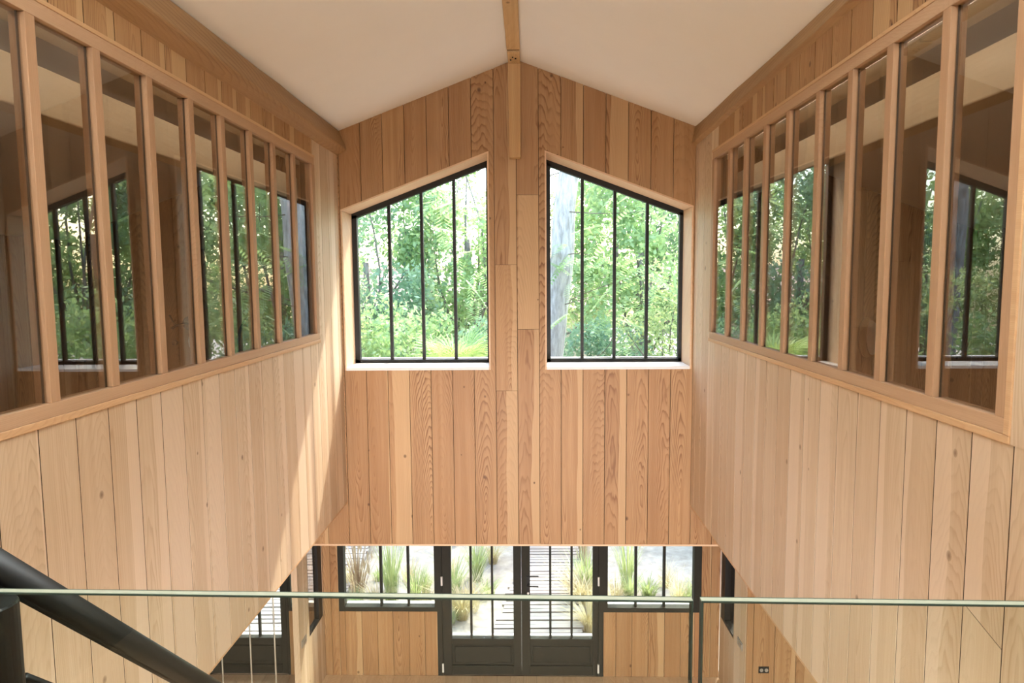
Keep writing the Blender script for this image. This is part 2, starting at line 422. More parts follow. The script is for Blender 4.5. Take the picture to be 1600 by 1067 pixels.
# ------------------------------------------------------------------ side walls of the void with interior glazing
def side_wall(side):
    s = -1 if side == 'left' else 1
    X = XL if s < 0 else XR
    mp = lambda u, w, d: (X + s * d, u, Z(w))
    if s < 0:
        gy0, gy1, g0, g1 = 1.38, 6.225, -0.485, 1.035
        cen = [2.70, 3.11, 3.54, 3.97, 4.376, 4.816, 5.25, 5.70]; cen = [1.84, 2.27] + cen
        lab = 'long strip of interior glazing with slim wooden mullions in the left plank wall'
        ph = 2.591
    else:
        gy0, gy1, g0, g1 = 2.415, 6.37, -0.505, 1.062
        cen = [2.88, 3.31, 3.70, 4.10, 4.56, 4.99, 5.43, 5.85]
        lab = 'long strip of interior glazing with slim wooden mullions in the right plank wall'
        ph = 3.493
    rb_, rt_ = g0 - 0.058, g1 + 0.062          # rails
    ob, ot = rb_ - 0.03, rt_ + 0.02            # outer strips
    oy0, oy1 = gy0 - 0.03, gy1 + 0.012
    bot = -2.335 if s < 0 else -2.375
    ztop = roof(X) + 0.02
    wallr = root('wall_' + side, (X, 4.0, Z(bot)), 'pine plank wall on the %s of the void below and around the glazing' % side, 'wall', kind='structure')
    Y0 = -3.7
    regs = {'below': [(Y0, bot), (7.02, bot), (7.02, ob), (Y0, ob)], 'above': [(oy0, ot), (oy1, ot), (oy1, ztop), (oy0, ztop)],
            'far': [(oy1, ob), (7.02, ob), (7.02, ztop), (oy1, ztop)], 'near': [(Y0, ob), (oy0, ob), (oy0, ztop), (Y0, ztop)]}
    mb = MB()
    for P in regs.values(): mb.prism(P, mp, 0.0016, 0.13)  # backing almost flush, so its dark colour shows as seam shade
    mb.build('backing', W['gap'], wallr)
    # soffit edge board
    box('bottom_edge_board', min(X, X + s * 0.13), max(X, X + s * 0.13), Y0, 7.0, Z(bot) - 0.016, Z(bot), W['trim_y'], wallr)
    es = [ph + PL * k for k in range(-13, 21)]
    es = [e for e in es if e > 0.5]
    for i in range(len(es) - 1):
        u0, u1 = es[i] + G * 1.35, min(es[i + 1] - G * 1.35, 6.997)
        if u0 > 6.96: continue
        if u1 > 6.93: u1 = 6.997
        parts = {k: clip_u(P, u0, u1) for k, P in regs.items()}
        parts = {k: P for k, P in parts.items() if parea(P) > 2e-5}
        if 'near' in parts and s > 0 and u1 > 2.3: parts.pop('near')
        joined = ('far' in parts) or ('near' in parts)
        groups = [list(parts.values())] if joined else [[P] for P in parts.values()]
        for g in groups:
            if not g: continue
            # the second board from the near jamb on the right is pieced with a slanting joint
            if s > 0 and abs(es[i + 1] - 2.579) < 0.09 and g[0][0][1] < -1.0 and len(g) == 1:
                za, zb = -1.335, -1.27
                P = g[0]; a, b = u0, u1
                m = MB(); m.prism([(a, bot), (b, bot), (b, zb - 0.002), (a, za - 0.002)], mp, 0.0, 0.02); m.build('plank', W['side'], wallr)
                m = MB(); m.prism([(a, za + 0.002), (b, zb + 0.002), (b, ob), (a, ob)], mp, 0.0, 0.02); m.build('plank', W['side'], wallr)
                continue
            m = MB(); pr = random.uniform(0, 0.0006)
            for P in g: m.prism(P, mp, -pr, 0.02)
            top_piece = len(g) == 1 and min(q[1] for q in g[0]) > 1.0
            m.build('plank', W['plank'] if top_piece else W['side'], wallr)  # same boards above the glazing: warm bounce light painted in by darker wood
    if s > 0:   # end board beside the glazing
        m = MB(); m.prism([(2.30, ob), (oy0, ob), (oy0, ztop), (2.30, ztop)], mp, -0.003, 0.02)
        m.build('plank', W['side'], wallr)
    # ---- glazing
    win = root('window_%d' % (3 if s < 0 else 4), (X, (gy0 + gy1) / 2, Z(ob)), lab, 'window', kind='structure')
    pr, dp = -0.004, 0.062
    def yb(name, y0, y1, w0, w1, d0, d1, mat, bev=0.0025):
        m = MB(); m.prism([(y0, w0), (y1, w0), (y1, w1), (y0, w1)], mp, d0, d1)
        o = m.build(name, mat, win)
        if bev: bevel(o, bev, 2)
        return o
    yb('bottom_rail', gy0 - 0.002, gy1, rb_, g0, pr, dp, W['joinery_y'])
    yb('top_rail', gy0 - 0.002, gy1, g1, rt_, pr, dp, W['joinery_y'])
    yb('bottom_strip', oy0, oy1, ob, rb_, pr - 0.006, 0.02, W['trim_y'])
    yb('top_strip', oy0, oy1, rt_, ot, pr - 0.004, 0.02, W['trim_y'])
    yb('far_jamb', gy1 - 0.062, gy1 + 0.011, g0, g1, pr, dp, W['joinery'])
    yb('near_jamb', gy0, gy0 + 0.055, g0, g1, pr, dp, W['joinery'])
    yb('near_strip', oy0, gy0, rb_, rt_, pr - 0.006, 0.02, W['trim_y'])
    wv = 0.056
    for c in cen:
        mu = yb('mullion', c - wv / 2, c + wv / 2, g0, g1, pr, dp, W['joinery'])
        mg = MB()
        for a in (c - wv / 2 - 0.004, c + wv / 2 - 0.001):
            mg.prism([(a, g0), (a + 0.005, g0), (a + 0.005, g1), (a, g1)], mp, 0.0235, 0.031)
        mg.build('gasket', W['black'], mu)
    ee = [gy0 + 0.03] + cen + [gy1 - 0.03]
    for k in range(len(ee) - 1):
        a = random.uniform(-0.003, 0.003)       # panes never sit dead true in the rebates
        y0, y1 = ee[k] + wv / 2 - 0.012, ee[k + 1] - wv / 2 + 0.012
        if k == 0: y0 = gy0 + 0.045
        if k == len(ee) - 2: y1 = gy1 - 0.05
        v = []
        for dd in (0.017, 0.023):
            for (yy, ww, sg) in ((y0, g0 - 0.01, -1), (y1, g0 - 0.01, 1), (y1, g1 + 0.01, 1), (y0, g1 + 0.01, -1)):
                v.append(mp(yy, ww, dd + a * sg))
        f = [(0, 1, 2, 3), (7, 6, 5, 4), (0, 4, 5, 1), (1, 5, 6, 2), (2, 6, 7, 3), (3, 7, 4, 0)]
        if s > 0: f = [tuple(reversed(q)) for q in f]
        build('pane', v, f, W['glass_in'], win)
    return wallr
side_wall('left'); side_wall('right')

# ------------------------------------------------------------------ ceiling, ridge and purlins
YC0, YC1 = -3.8, 7.02
def slope(xa, xb):
    za, zb = roof(xa), roof(xb)
    m = MB()
    m.prism([(xa, za), (xb, zb), (xb, zb + 0.25), (xa, za + 0.25)], lambda u, w, d: (u, d, Z(w)), YC0, YC1 + 0.6)
    return m
ceil = slope(RX, -5.4); c2 = slope(RX, 5.0)
ceil.add(c2.v, c2.f)
tag(ceil.build('ceiling', W['white']), 'white plaster ceiling in two pitched slopes meeting at the ridge', 'ceiling', kind='structure')

rb_ = root('ridge_beam', (-0.125, 3.0, Z(2.11)), 'rough timber ridge beam running along the peak of the ceiling', 'beam')
m = MB().box(-0.186, -0.064, YC0 + 0.05, 6.55, Z(2.11), Z(2.20)); bevel(m.build('timber', W['ridge'], rb_), 0.006)
m = MB().box(-0.183, -0.066, 6.585, YB - 0.002, Z(2.10), Z(2.20)); bevel(m.build('end_block', W['ridge'], rb_), 0.004)
box('joint_gap', -0.182, -0.068, 6.545, 6.59, Z(2.118), Z(2.19), W['gap'], rb_)
for (px_, py_) in ((-0.135, 6.72), (-0.108, 6.76), (-0.155, 6.80)):
    MB().tube([(px_, py_, Z(2.092)), (px_, py_, Z(2.104))], 0.007, 8).build('nail_head', W['steel'], rb_)
pp = root('hanging_post', (-0.12, 6.93, Z(1.195)), 'short timber post hanging under the ridge beam against the gable boards', 'post')
m = MB(); m.prism([(-0.178, 1.195), (-0.066, 1.195), (-0.062, 2.10), (-0.188, 2.10)], mapb, -0.085, -0.003)
bevel(m.build('timber', W['post'], pp), 0.005)
def purlin(side, A, B, C, lab, rise=0.0):
    """A top inner corner, B lower inner corner, C lower corner at the wall"""
    ax, bx_, cx_ = np.array(A), np.array(B), np.array(C)
    dirr = cx_ - bx_; dirr = dirr / np.linalg.norm(dirr)
    poly = [A, B, tuple(bx_ + dirr * 0.19), tuple(ax + dirr * 0.15)]
    m = MB()
    n = 26; ys = [YC0 + 0.05 + (YB - 0.004 - YC0 - 0.05) * k / n for k in range(n + 1)]
    v = []; f = []
    for k, yy in enumerate(ys):
        for j, p in enumerate(poly):
            jit = 0.004 if 0 < k < n else 0
            v.append((p[0] + random.uniform(-jit, jit), yy, Z(p[1]) + (rise * (YB - yy) if j in (1, 2) else 0) + random.uniform(-jit, jit)))
    for k in range(n):
        for j in range(4):
            q = (k * 4 + j, k * 4 + (j + 1) % 4, k * 4 + 4 + (j + 1) % 4, k * 4 + 4 + j)
            f.append(q if side > 0 else tuple(reversed(q)))
    f += [(0, 1, 2, 3), (n * 4 + 3, n * 4 + 2, n * 4 + 1, n * 4)]
    o = build('purlin_beam', v, f, W['beam'])
    tag(o, lab, 'beam')
    bevel(o, 0.012, 2)
purlin(-1, (-1.893, roof(-1.893)), (-1.822, 1.305), (-1.951, 1.240), 'rough purlin beam along the top of the left plank wall')
purlin(1, (1.672, roof(1.672)), (1.640, 1.326), (1.690, 1.305), 'rough purlin beam along the top of the right plank wall', 0.02)

# ------------------------------------------------------------------ ground floor: bay, facade, doors
YF = 8.0                                       # inner face of the garden front
mapf = lambda u, w, d: (u, YF + d, Z(w))
FL = -EYE
fac = root('wall_front_lower', (-1.2, YF, 0.0), 'pine plank garden front below the lower windows', 'wall', kind='structure')
HEAD = -2.86
segs = [(-5.2, -4.02, FL, -2.6), (-2.97, -2.55, FL, -4.054), (-2.53, -2.343, FL, -2.6), (-2.343, -1.135, FL, -4.054), (0.896, 2.075, FL, -4.054), (2.075, 2.30, FL, -2.6), (-4.02, 2.30, HEAD, -2.6)]
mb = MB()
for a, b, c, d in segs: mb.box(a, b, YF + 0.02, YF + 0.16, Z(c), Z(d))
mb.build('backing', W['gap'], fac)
pw = 0.195
fe = {(-2.343, -1.135): [-2.343, -2.271, -2.067, -1.874, -1.682, -1.486, -1.290, -1.135],
      (0.896, 2.075): [0.896, 1.046, 1.241, 1.439, 1.637, 1.831, 2.0, 2.075],
      (-2.97, -2.60): [-2.97, -2.87, -2.68, -2.60]}
for (a, b), ee in fe.items():
    for u0, u1 in zip(ee[:-1], ee[1:]):
        box('plank', u0 + 0.0022, u1 - 0.0022, YF - random.uniform(0, 0.002), YF + 0.02, Z(FL), Z(-4.054), W['plank'], fac)
for u0, u1 in ((-2.53, -2.44), (-2.44, -2.343), (2.075, 2.19), (2.19, 2.30)):
    box('plank', u0 + 0.002, u1 - 0.002, YF - 0.002, YF + 0.02, Z(FL), Z(-2.6), W['plank'], fac)
for u0 in (-4.22, -4.42):
    box('plank', u0 + 0.002, u0 + 0.2 - 0.002, YF - 0.002, YF + 0.02, Z(FL), Z(-2.6), W['plank'], fac)

def lower_window(n, x0, x1, mull, lab, fl=0.07, frr=0.03):
    r = root('window_%d' % n, ((x0 + x1) / 2, YF + 0.05, Z(-4.054)), lab, 'window', kind='structure')
    m = MB()
    m.box(x0, x1, YF + 0.0, YF + 0.10, Z(-4.054), Z(-4.0))
    m.box(x0, x1, YF + 0.0, YF + 0.10, Z(HEAD - 0.06), Z(HEAD))
    m.box(x0, x0 + fl, YF + 0.0, YF + 0.10, Z(-4.0), Z(HEAD - 0.06))
    m.box(x1 - frr, x1, YF + 0.0, YF + 0.10, Z(-4.0), Z(HEAD - 0.06))
    m.build('frame', W['door'], r)
    box('weather_bar', x0 + fl, x1 - frr, YF + 0.10, YF + 0.16, Z(-4.03), Z(-3.995), W['sill'], r)
    for c in mull: box('mullion', c - 0.014, c + 0.014, YF + 0.03, YF + 0.085, Z(-4.0), Z(HEAD - 0.06), W['door'], r)
    ee = [x0 + fl] + mull + [x1 - frr]
    for a, b in zip(ee[:-1], ee[1:]): box('pane', a, b, YF + 0.054, YF + 0.060, Z(-4.0), Z(HEAD - 0.06), W['glass_out'], r)
lower_window(5, -2.343, -1.135, [-1.826, -1.490], 'dark framed low window left of the double door')
lower_window(6, 0.896, 2.075, [1.29, 1.634], 'dark framed low window right of the double door', 0.05, 0.09)
lower_window(7, -2.97, -2.56, [-2.78], 'narrow dark framed window beside the far left glazed door', 0.03, 0.03)

def leaf_door(r, x0, x1, st0, st1, mull, hinge_side, handle_x=None):
    gb = -4.40
    lf = MB()
    lf.box(x0, x0 + st0, YF + 0.0, YF + 0.07, Z(FL) + 0.012, Z(HEAD) - 0.03)
    lf.box(x1 - st1, x1, YF + 0.0, YF + 0.07, Z(FL) + 0.012, Z(HEAD) - 0.03)
    lf.box(x0 + st0, x1 - st1, YF + 0.0, YF + 0.07, Z(HEAD) - 0.13, Z(HEAD) - 0.03)
    lf.box(x0 + st0, x1 - st1, YF + 0.0, YF + 0.07, Z(gb) - 0.075, Z(gb))
    lf.box(x0 + st0, x1 - st1, YF + 0.0, YF + 0.07, Z(FL) + 0.012, Z(FL) + 0.13)
    L = lf.build('leaf', W['door'], r)
    bevel(L, 0.004)
    bevel(box('raised_panel', x0 + st0 + 0.03, x1 - st1 - 0.03, YF + 0.012, YF + 0.055, Z(FL) + 0.16, Z(gb) - 0.105, W['door'], L), 0.012, 2)
    box('panel_ground', x0 + st0, x1 - st1, YF + 0.026, YF + 0.05, Z(FL) + 0.13, Z(gb) - 0.075, W['door'], L)
    box('weather_bar', x0 + st0, x1 - st1, YF + 0.07, YF + 0.12, Z(gb) - 0.02, Z(gb) + 0.012, W['sill'], L)
    for c in mull: box('mullion', c - 0.013, c + 0.013, YF + 0.02, YF + 0.06, Z(gb), Z(HEAD) - 0.13, W['door'], L)
    ee = [x0 + st0] + mull + [x1 - st1]
    for a, b in zip(ee[:-1], ee[1:]): box('pane', a, b, YF + 0.036, YF + 0.042, Z(gb), Z(HEAD) - 0.13, W['glass_out'], L)
    hx = x0 if hinge_side < 0 else x1
    for hz in (-3.66, -4.77):
        MB().tube([(hx, YF - 0.012, Z(hz) - 0.055), (hx, YF - 0.012, Z(hz) + 0.055)], 0.012, 10).build('hinge', W['white_plastic'], L)
    if handle_x is not None:
        h = MB()
        h.box(handle_x - 0.02, handle_x + 0.02, YF - 0.012, YF, Z(-3.84), Z(-3.60))
        h.tube([(handle_x, YF, Z(-3.70)), (handle_x, YF - 0.055, Z(-3.70)), (handle_x + 0.02, YF - 0.065, Z(-3.70)), (handle_x + 0.125, YF - 0.065, Z(-3.702))], 0.010, 8)
        h.tube([(handle_x + 0.02, YF + 0.13, Z(-3.66)), (handle_x + 0.13, YF + 0.13, Z(-3.66))], 0.009, 8)
        h.build('handle', W['steel'], L)
        MB().tube([(handle_x, YF - 0.013, Z(-3.81)), (handle_x, YF - 0.021, Z(-3.81))], 0.013, 12).build('lock_cylinder', W['white_plastic'], L)
d1 = root('door_1', (-0.12, YF, 0.0), 'dark olive glazed double door in the middle of the garden front', 'door', kind='structure')
fr = MB(); fr.box(-1.135, -1.075, YF - 0.004, YF + 0.12, 0.0, Z(HEAD)); fr.box(0.836, 0.896, YF - 0.004, YF + 0.12, 0.0, Z(HEAD)); fr.box(-1.075, 0.836, YF - 0.004, YF + 0.12, Z(HEAD) - 0.03, Z(HEAD))
fr.build('door_frame', W['door'], d1)
leaf_door(d1, -1.073, -0.105, 0.112, 0.095, [-0.72, -0.46], -1)
leaf_door(d1, -0.102, 0.834, 0.105, 0.068, [0.25, 0.51], 1, handle_x=-0.02)
d2 = root('door_2', (-3.5, YF, 0.0), 'dark glazed door at far left below the void wall', 'door', kind='structure')
fr = MB(); fr.box(-4.02, -3.96, YF - 0.004, YF + 0.12, 0.0, Z(HEAD)); fr.box(-3.0, -2.972, YF - 0.004, YF + 0.12, 0.0, Z(HEAD)); fr.box(-3.96, -3.0, YF - 0.004, YF + 0.12, Z(HEAD) - 0.03, Z(HEAD))
fr.build('door_frame', W['door'], d2)
leaf_door(d2, -3.958, -3.002, 0.10, 0.07, [-3.62, -3.35], -1)

# bay cheeks: left screen wall and right wall, each with a narrow window
def cheek(n, X, s, y0, th, lab, wlab):
    mp = lambda u, w, d: (X + s * d, u, Z(w))
    r = root('wall_bay_' + ('left' if s < 0 else 'right'), (X, (y0 + YF) / 2, 0.0), lab, 'wall', kind='structure')
    wy0, wy1, sl = 7.44, 7.965, -4.085
    regs = [[(y0, FL), (wy0, FL), (wy0, -2.66), (y0, -2.66)], [(wy0, FL), (wy1, FL), (wy1, sl), (wy0, sl)], [(wy1, FL), (YF, FL), (YF, -2.66), (wy1, -2.66)], [(wy0, -2.9), (wy1, -2.9), (wy1, -2.66), (wy0, -2.66)]]
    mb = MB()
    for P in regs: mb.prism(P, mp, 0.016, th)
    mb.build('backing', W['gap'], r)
    es = [y0 + 0.195 * k for k in range(7)]
    for a, b in zip(es[:-1], es[1:]):
        b = min(b, YF - 0.002)
        if b - a < 0.02: continue
        parts = [clip_u(P, a + 0.002, b - 0.002) for P in regs[:3]]
        parts = [P for P in parts if parea(P) > 1e-4]
        if len(parts) > 1 and parts[0][0][0] < wy0:
            m = MB()
            for P in parts: m.prism(P, mp, 0.0, 0.016)
            m.build('plank', W['side'], r)  # paler wood paints the sunlight falling on the cheek boards
        else:
            for P in parts: m = MB(); m.prism(P, mp, 0.0, 0.016); m.build('plank', W['side'], r)
    if s < 0: box('end_board', X - th, X, y0 - 0.018, y0, 0.0, Z(-2.66), W['side'], r)
    w = root('window_%d' % n, (X, (wy0 + wy1) / 2, Z(sl)), wlab, 'window', kind='structure')
    f = MB()
    f.prism([(wy0, sl), (wy1, sl), (wy1, sl + 0.03), (wy0, sl + 0.03)], mp, 0.004, th - 0.004)
    f.prism([(wy0, sl + 0.03), (wy0 + 0.02, sl + 0.03), (wy0 + 0.02, -2.9), (wy0, -2.9)], mp, 0.004, th - 0.004)
    f.prism([(wy1 - 0.15, sl + 0.03), (wy1, sl + 0.03), (wy1, -2.9), (wy1 - 0.15, -2.9)], mp, 0.004, th - 0.004)
    f.build('frame', W['black'], w)
    m = MB(); m.prism([(wy0 + 0.02, sl + 0.03), (wy1 - 0.15, sl + 0.03), (wy1 - 0.15, -2.9), (wy0 + 0.02, -2.9)], mp, th * 0.5, th * 0.5 + 0.006)
    m.build('pane', W['glass_in'], w)
    return r
cheek(8, -2.53, -1, 7.12, 0.065, 'narrow plank screen wall left of the low windows', 'tall narrow window in the plank screen left of the bay')
cheek(9, 2.30, 1, 7.022, 0.14, 'plank side wall right of the low windows', 'tall narrow window in the side wall right of the bay')

# plank wall on the right of the bay, facing the hall
wrl = root('wall_right_lower', (3.4, YB, 0.0), 'plank wall below the right void wall, right of the bay', 'wall', kind='structure')
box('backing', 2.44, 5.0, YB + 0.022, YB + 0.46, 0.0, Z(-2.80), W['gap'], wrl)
for k in range(11):
    a = 2.30 + 0.074 + PL * (k - 1) * 1.012; b = a + PL * 1.012
    a = max(a, 2.302)
    box('plank', a + G, b - G, YB - random.uniform(0, 0.002), YB + 0.02, 0.0, Z(-2.8), W['plank'], wrl)

# floors
flr = root('floor', (0, 4, 0), 'light pine board floor of the ground floor', 'floor', kind='structure')
box('screed', -5.4, 5.2, -3.8, YF + 0.16, -0.20, -0.022, W['gap'], flr)
k = 0
x = -5.2
while x < 5.0:
    box('floor_board', x + 0.001, x + 0.159, -3.6, YF - 0.003, -0.022, 0.0, W['floor'], flr)
    x += 0.16
# bay roof
br = root('ceiling_bay', (0, 7.7, Z(-2.6)), 'flat boarded soffit over the low window bay', 'ceiling', kind='structure')
box('soffit', -5.2, 2.6, YB + 0.46, YF + 0.40, Z(-2.6), Z(-2.45), W['white'], br)

# rooms behind the interior glazing
def side_room(side):
    s = -1 if side == 'left' else 1
    X = (XL if s < 0 else XR); XO = -4.75 if s < 0 else 4.5
    x0, x1 = sorted((X + s * 0.13, XO))
    f = root('floor_' + side, ((x0 + x1) / 2, 3, Z(-1.9)), 'floor slab of the room behind the %s glazing' % side, 'floor', kind='structure')
    box('slab', x0, x1, -3.7, YB + 0.02, Z(-2.33), Z(-1.9), W['white'], f)
    w = root('wall_outer_' + side, (XO, 3, 0), 'plank outer wall of the room behind the %s glazing' % side, 'wall', kind='structure')
    a, b = sorted((XO, XO + s * 0.2))
    box('backing', a + 0.0, b, -3.7, YB + 0.5, 0.0, Z(roof(XO)), W['gap'], w)
    yy = -0.4
    while yy < 6.9:
        c, d = sorted((XO - s * 0.02, XO))
        box('plank', c, d, yy + G, min(yy + PL, YB) - G, Z(-1.9), Z(roof(XO)), W['plank'], w); yy += PL
    # far end boards of that room
    e = root('wall_end_' + side, ((x0 + x1) / 2, YB, Z(-1.9)), 'plank end wall of the room behind the %s glazing' % side, 'wall', kind='structure')
    xx = x0 + (0 if s < 0 else 0.0)
    while xx < x1 - 0.03:
        c, d = xx + G, min(xx + PL, x1) - G
        m = MB(); m.prism([(c, -1.9), (d, -1.9), (d, roof(d)), (c, roof(c))], mapb, -0.02, 0.0)
        if (s < 0 and c < XL - 0.72) or (s > 0 and d > 2.42) or True: m.build('plank', W['plank'], e)
        xx += PL
    # long pale beam close behind the glass
    xb = X + s * 0.40
    c, d = sorted((xb, xb + s * 0.14))
    o = bevel(box('tie_beam', c, d, -3.6, YB - 0.03, Z(0.80), Z(1.03), W['palebeam']), 0.008)
    tag(o, 'long pale timber beam behind the top of the %s glazing' % side, 'beam')
    c, d = sorted((X + s * 0.12, X + s * 0.40))
    o = bevel(box('head_board', c, d, -3.6, YB - 0.03, Z(1.16), Z(1.20), W['palebeam']), 0.004)
    tag(o, 'pale head board above the beam behind the %s glazing' % side, 'board')
side_room('left'); side_room('right')
W['fill_strip'] = NT('added_fill_glow'); _b = W['fill_strip'].bsdf((0.9, 0.85, 0.75), 0.5)
_b.inputs['Emission Color'].default_value = (1.0, 0.91, 0.76, 1); _b.inputs['Emission Strength'].default_value = 27.0
W['fill_strip'] = W['fill_strip'].m
for side, s, X in (('left', -1, XL), ('right', 1, XR)):  # added light strips, put in to brighten the pale beams
    r = root('added_beam_fill', (X + s * 0.15, 4.2, Z(1.15)), 'added light strip above the %s glazing, brightening the pale beam' % side, 'lamp')
    a, b = sorted((X + s * 0.135, X + s * 0.165))
    box('housing', a, b, 0.5, 6.8, Z(1.13), Z(1.158), W['white_plastic'], r)
    box('light_strip', a + 0.006, b - 0.006, 0.55, 6.75, Z(1.122), Z(1.1295), W['fill_strip'], r)
# outer walls on the ground floor and the hall behind the camera
for side, s, XO in (('left', -1, -5.2), ('right', 1, 5.0)):
    a, b = sorted((XO, XO + s * 0.2))
    w = box('wall_ground_' + side, a, b, -3.7, YF + 0.16, 0.0, Z(-1.95), W['side'])
    tag(w, 'plain boarded ground floor wall on the far %s' % side, 'wall', kind='structure')
    WLOC[w] = Vector(w.location)
w = root('wall_rear', (0, -3.8, 0), 'plain hall end wall behind the viewer', 'wall', kind='structure')
m = MB().box(-5.4, 5.2, -4.0, -3.8, 0, Z(2.3)); m.build('backing', W['side'], w)
lf = root('floor_upper', (0, -1, Z(-1.62)), 'upper landing floor that the viewer stands on', 'floor', kind='structure')
box('slab', XL - 0.0, XR, -3.8, 1.06, Z(-1.9), Z(-1.62), W['floor'], lf)

# ------------------------------------------------------------------ glass guard, handrail, rods
def guard(A, B, zt, lab):
    r = root('glass_guard_panel', ((A[0] + B[0]) / 2, (A[1] + B[1]) / 2, Z(-1.62)), lab, 'glass panel', group='glass guard panels along the landing edge')
    ax, bx_ = Vector((A[0], A[1], 0)), Vector((B[0], B[1], 0))
    d = (bx_ - ax).normalized(); nrm = Vector((-d.y, d.x, 0)); t = 0.0175
    def slab(name, p, q, z0, z1, mat, tt=t):
        c = [p - nrm * tt * 0, q - nrm * tt * 0, q + nrm * tt, p + nrm * tt]
        v = [(k.x, k.y, z0) for k in c] + [(k.x, k.y, z1) for k in c]
        return build(name, v, [(3, 2, 1, 0), (4, 5, 6, 7), (0, 1, 5, 4), (1, 2, 6, 5), (2, 3, 7, 6), (3, 0, 4, 7)], mat, r)
    e = 0.003
    slab('sheet', ax + d * e, bx_ - d * e, Z(-1.62), Z(zt) - e, W['glass_guard'])
    slab('top_edge', ax + nrm * 0.0026, bx_ + nrm * 0.0026, Z(zt) - e, Z(zt), W['glass_top'], t - 0.0052)
    slab('arris', ax, bx_, Z(zt) - e, Z(zt), W['glass_edge'], 0.0025)
    slab('arris', ax + nrm * (t - 0.0025), bx_ + nrm * (t - 0.0025), Z(zt) - e, Z(zt), W['glass_edge'], 0.0025)
    slab('end_edge', ax, ax + d * e, Z(-1.62), Z(zt) - e, W['glass_edge'])
    slab('end_edge', bx_ - d * e, bx_, Z(-1.62), Z(zt) - e, W['glass_edge'])
guard((-1.30, 1.158), (0.279, 1.127), -0.551, 'long glass guard panel left of the gap, its green edge crossing the view')
guard((0.2935, 1.127), (XR - 0.03, 1.098), -0.551, 'glass guard panel right of the gap, reaching the right wall')

def onY(px, py, y):
    d = RW @ np.array([px - CX, py - CY, FPX]); d = d * y / d[1]
    return Vector((d[0], d[1], d[2] + EYE))
P0, P1 = onY(10, 893, 1.28), onY(275, 1046, 1.75)
dr = (P1 - P0).normalized()
A, B = P0 - dr * 0.08, P1 + dr * 1.6
hr = root('stair_handrail', tuple(B), 'black steel stair handrail sloping down across the lower left corner', 'handrail')
MB().tube([A, A.lerp(B, 0.5), B], 0.029, 20).build('rail_tube', W['steel'], hr, smooth=True)
up = Vector((0, 0, -0.036))
MB().tube([A + up, B + up], 0.009, 8).build('lower_fillet', W['steel'], hr, smooth=True)
post = onY(-18, 943, 1.21)
pr_ = root('newel_post', (post.x, post.y, Z(-1.62)), 'black round steel newel post at the lower left edge', 'post')
MB().tube([(post.x, post.y, Z(-1.62)), (post.x, post.y, post.z - 0.004), (post.x, post.y, post.z)], [0.047, 0.047, 0.044], 28).build('shaft', W['steel'], pr_, smooth=False)
MB().tube([(post.x + 0.0, post.y, post.z), (post.x + 0.0, post.y, post.z + 0.02)], 0.012, 12).build('glass_clamp', W['chrome'], pr_)
q0, q1 = onY(38, 1058, 1.28), onY(90, 1078, 1.38)
dq = (q1 - q0).normalized()
lo = root('stair_lower_rail', tuple(q1 + dq * 1.0), 'thin black lower rail under the handrail beside the newel post', 'handrail')
MB().tube([q0, q1 + dq * 1.0], 0.009, 10).build('bar', W['steel'], lo, smooth=True)

for i, (px_, lab) in enumerate(((348, 'thin steel rod nearest the left wall foot, first of three'), (393, 'thin steel rod, middle of the three before the far left door'), (431, 'thin steel rod, third of three, beside the narrow window'))):
    p = onY(px_, 1050, 6.6)
    r = root('tension_rod', (p.x, p.y, 0.0), lab, 'rod', 'thin steel rods before the far left door')
    MB().tube([(p.x, p.y, 0.012), (p.x, p.y, Z(-2.34))], 0.008, 10).build('rod', W['satin'], r)
    MB().tube([(p.x, p.y, 0.0), (p.x, p.y, 0.014)], 0.022, 14).build('foot_plate', W['satin'], r)
# switch plates and socket
def cheek_plate(X, s, y, z, lab):
    r = root('switch_plate', (X, y, Z(z)), lab, 'switch')
    x0, x1 = sorted((X, X - s * 0.009))
    bevel(box('plate', x0, x1, y - 0.085, y + 0.085, Z(z) - 0.042, Z(z) + 0.042, W['plate'], r), 0.003)
    for k in (-1, 0, 1):
        a, b = sorted((X - s * 0.009, X - s * 0.014))
        box('rocker', a, b, y + k * 0.05 - 0.019, y + k * 0.05 + 0.019, Z(z) - 0.028, Z(z) + 0.028, W['plate'], r)
cheek_plate(-2.53, -1, 7.24, -4.02, 'metal switch plate on the screen wall left of the bay')
cheek_plate(2.30, 1, 7.19, -4.0, 'metal switch plate on the side wall right of the bay')
p = onY(1193, 1046, 7.0)
r = root('wall_socket', (p.x, YB, p.z), 'black double socket on the plank wall right of the bay', 'socket')
bevel(box('plate', p.x - 0.055, p.x + 0.055, YB - 0.012, YB - 0.002, p.z - 0.036, p.z + 0.036, W['steel'], r), 0.003)
for k in (-0.026, 0.026):
    MB().tube([(p.x + k, YB - 0.012, p.z), (p.x + k, YB - 0.016, p.z)], 0.019, 16).build('socket_ring', W['plate'], r)

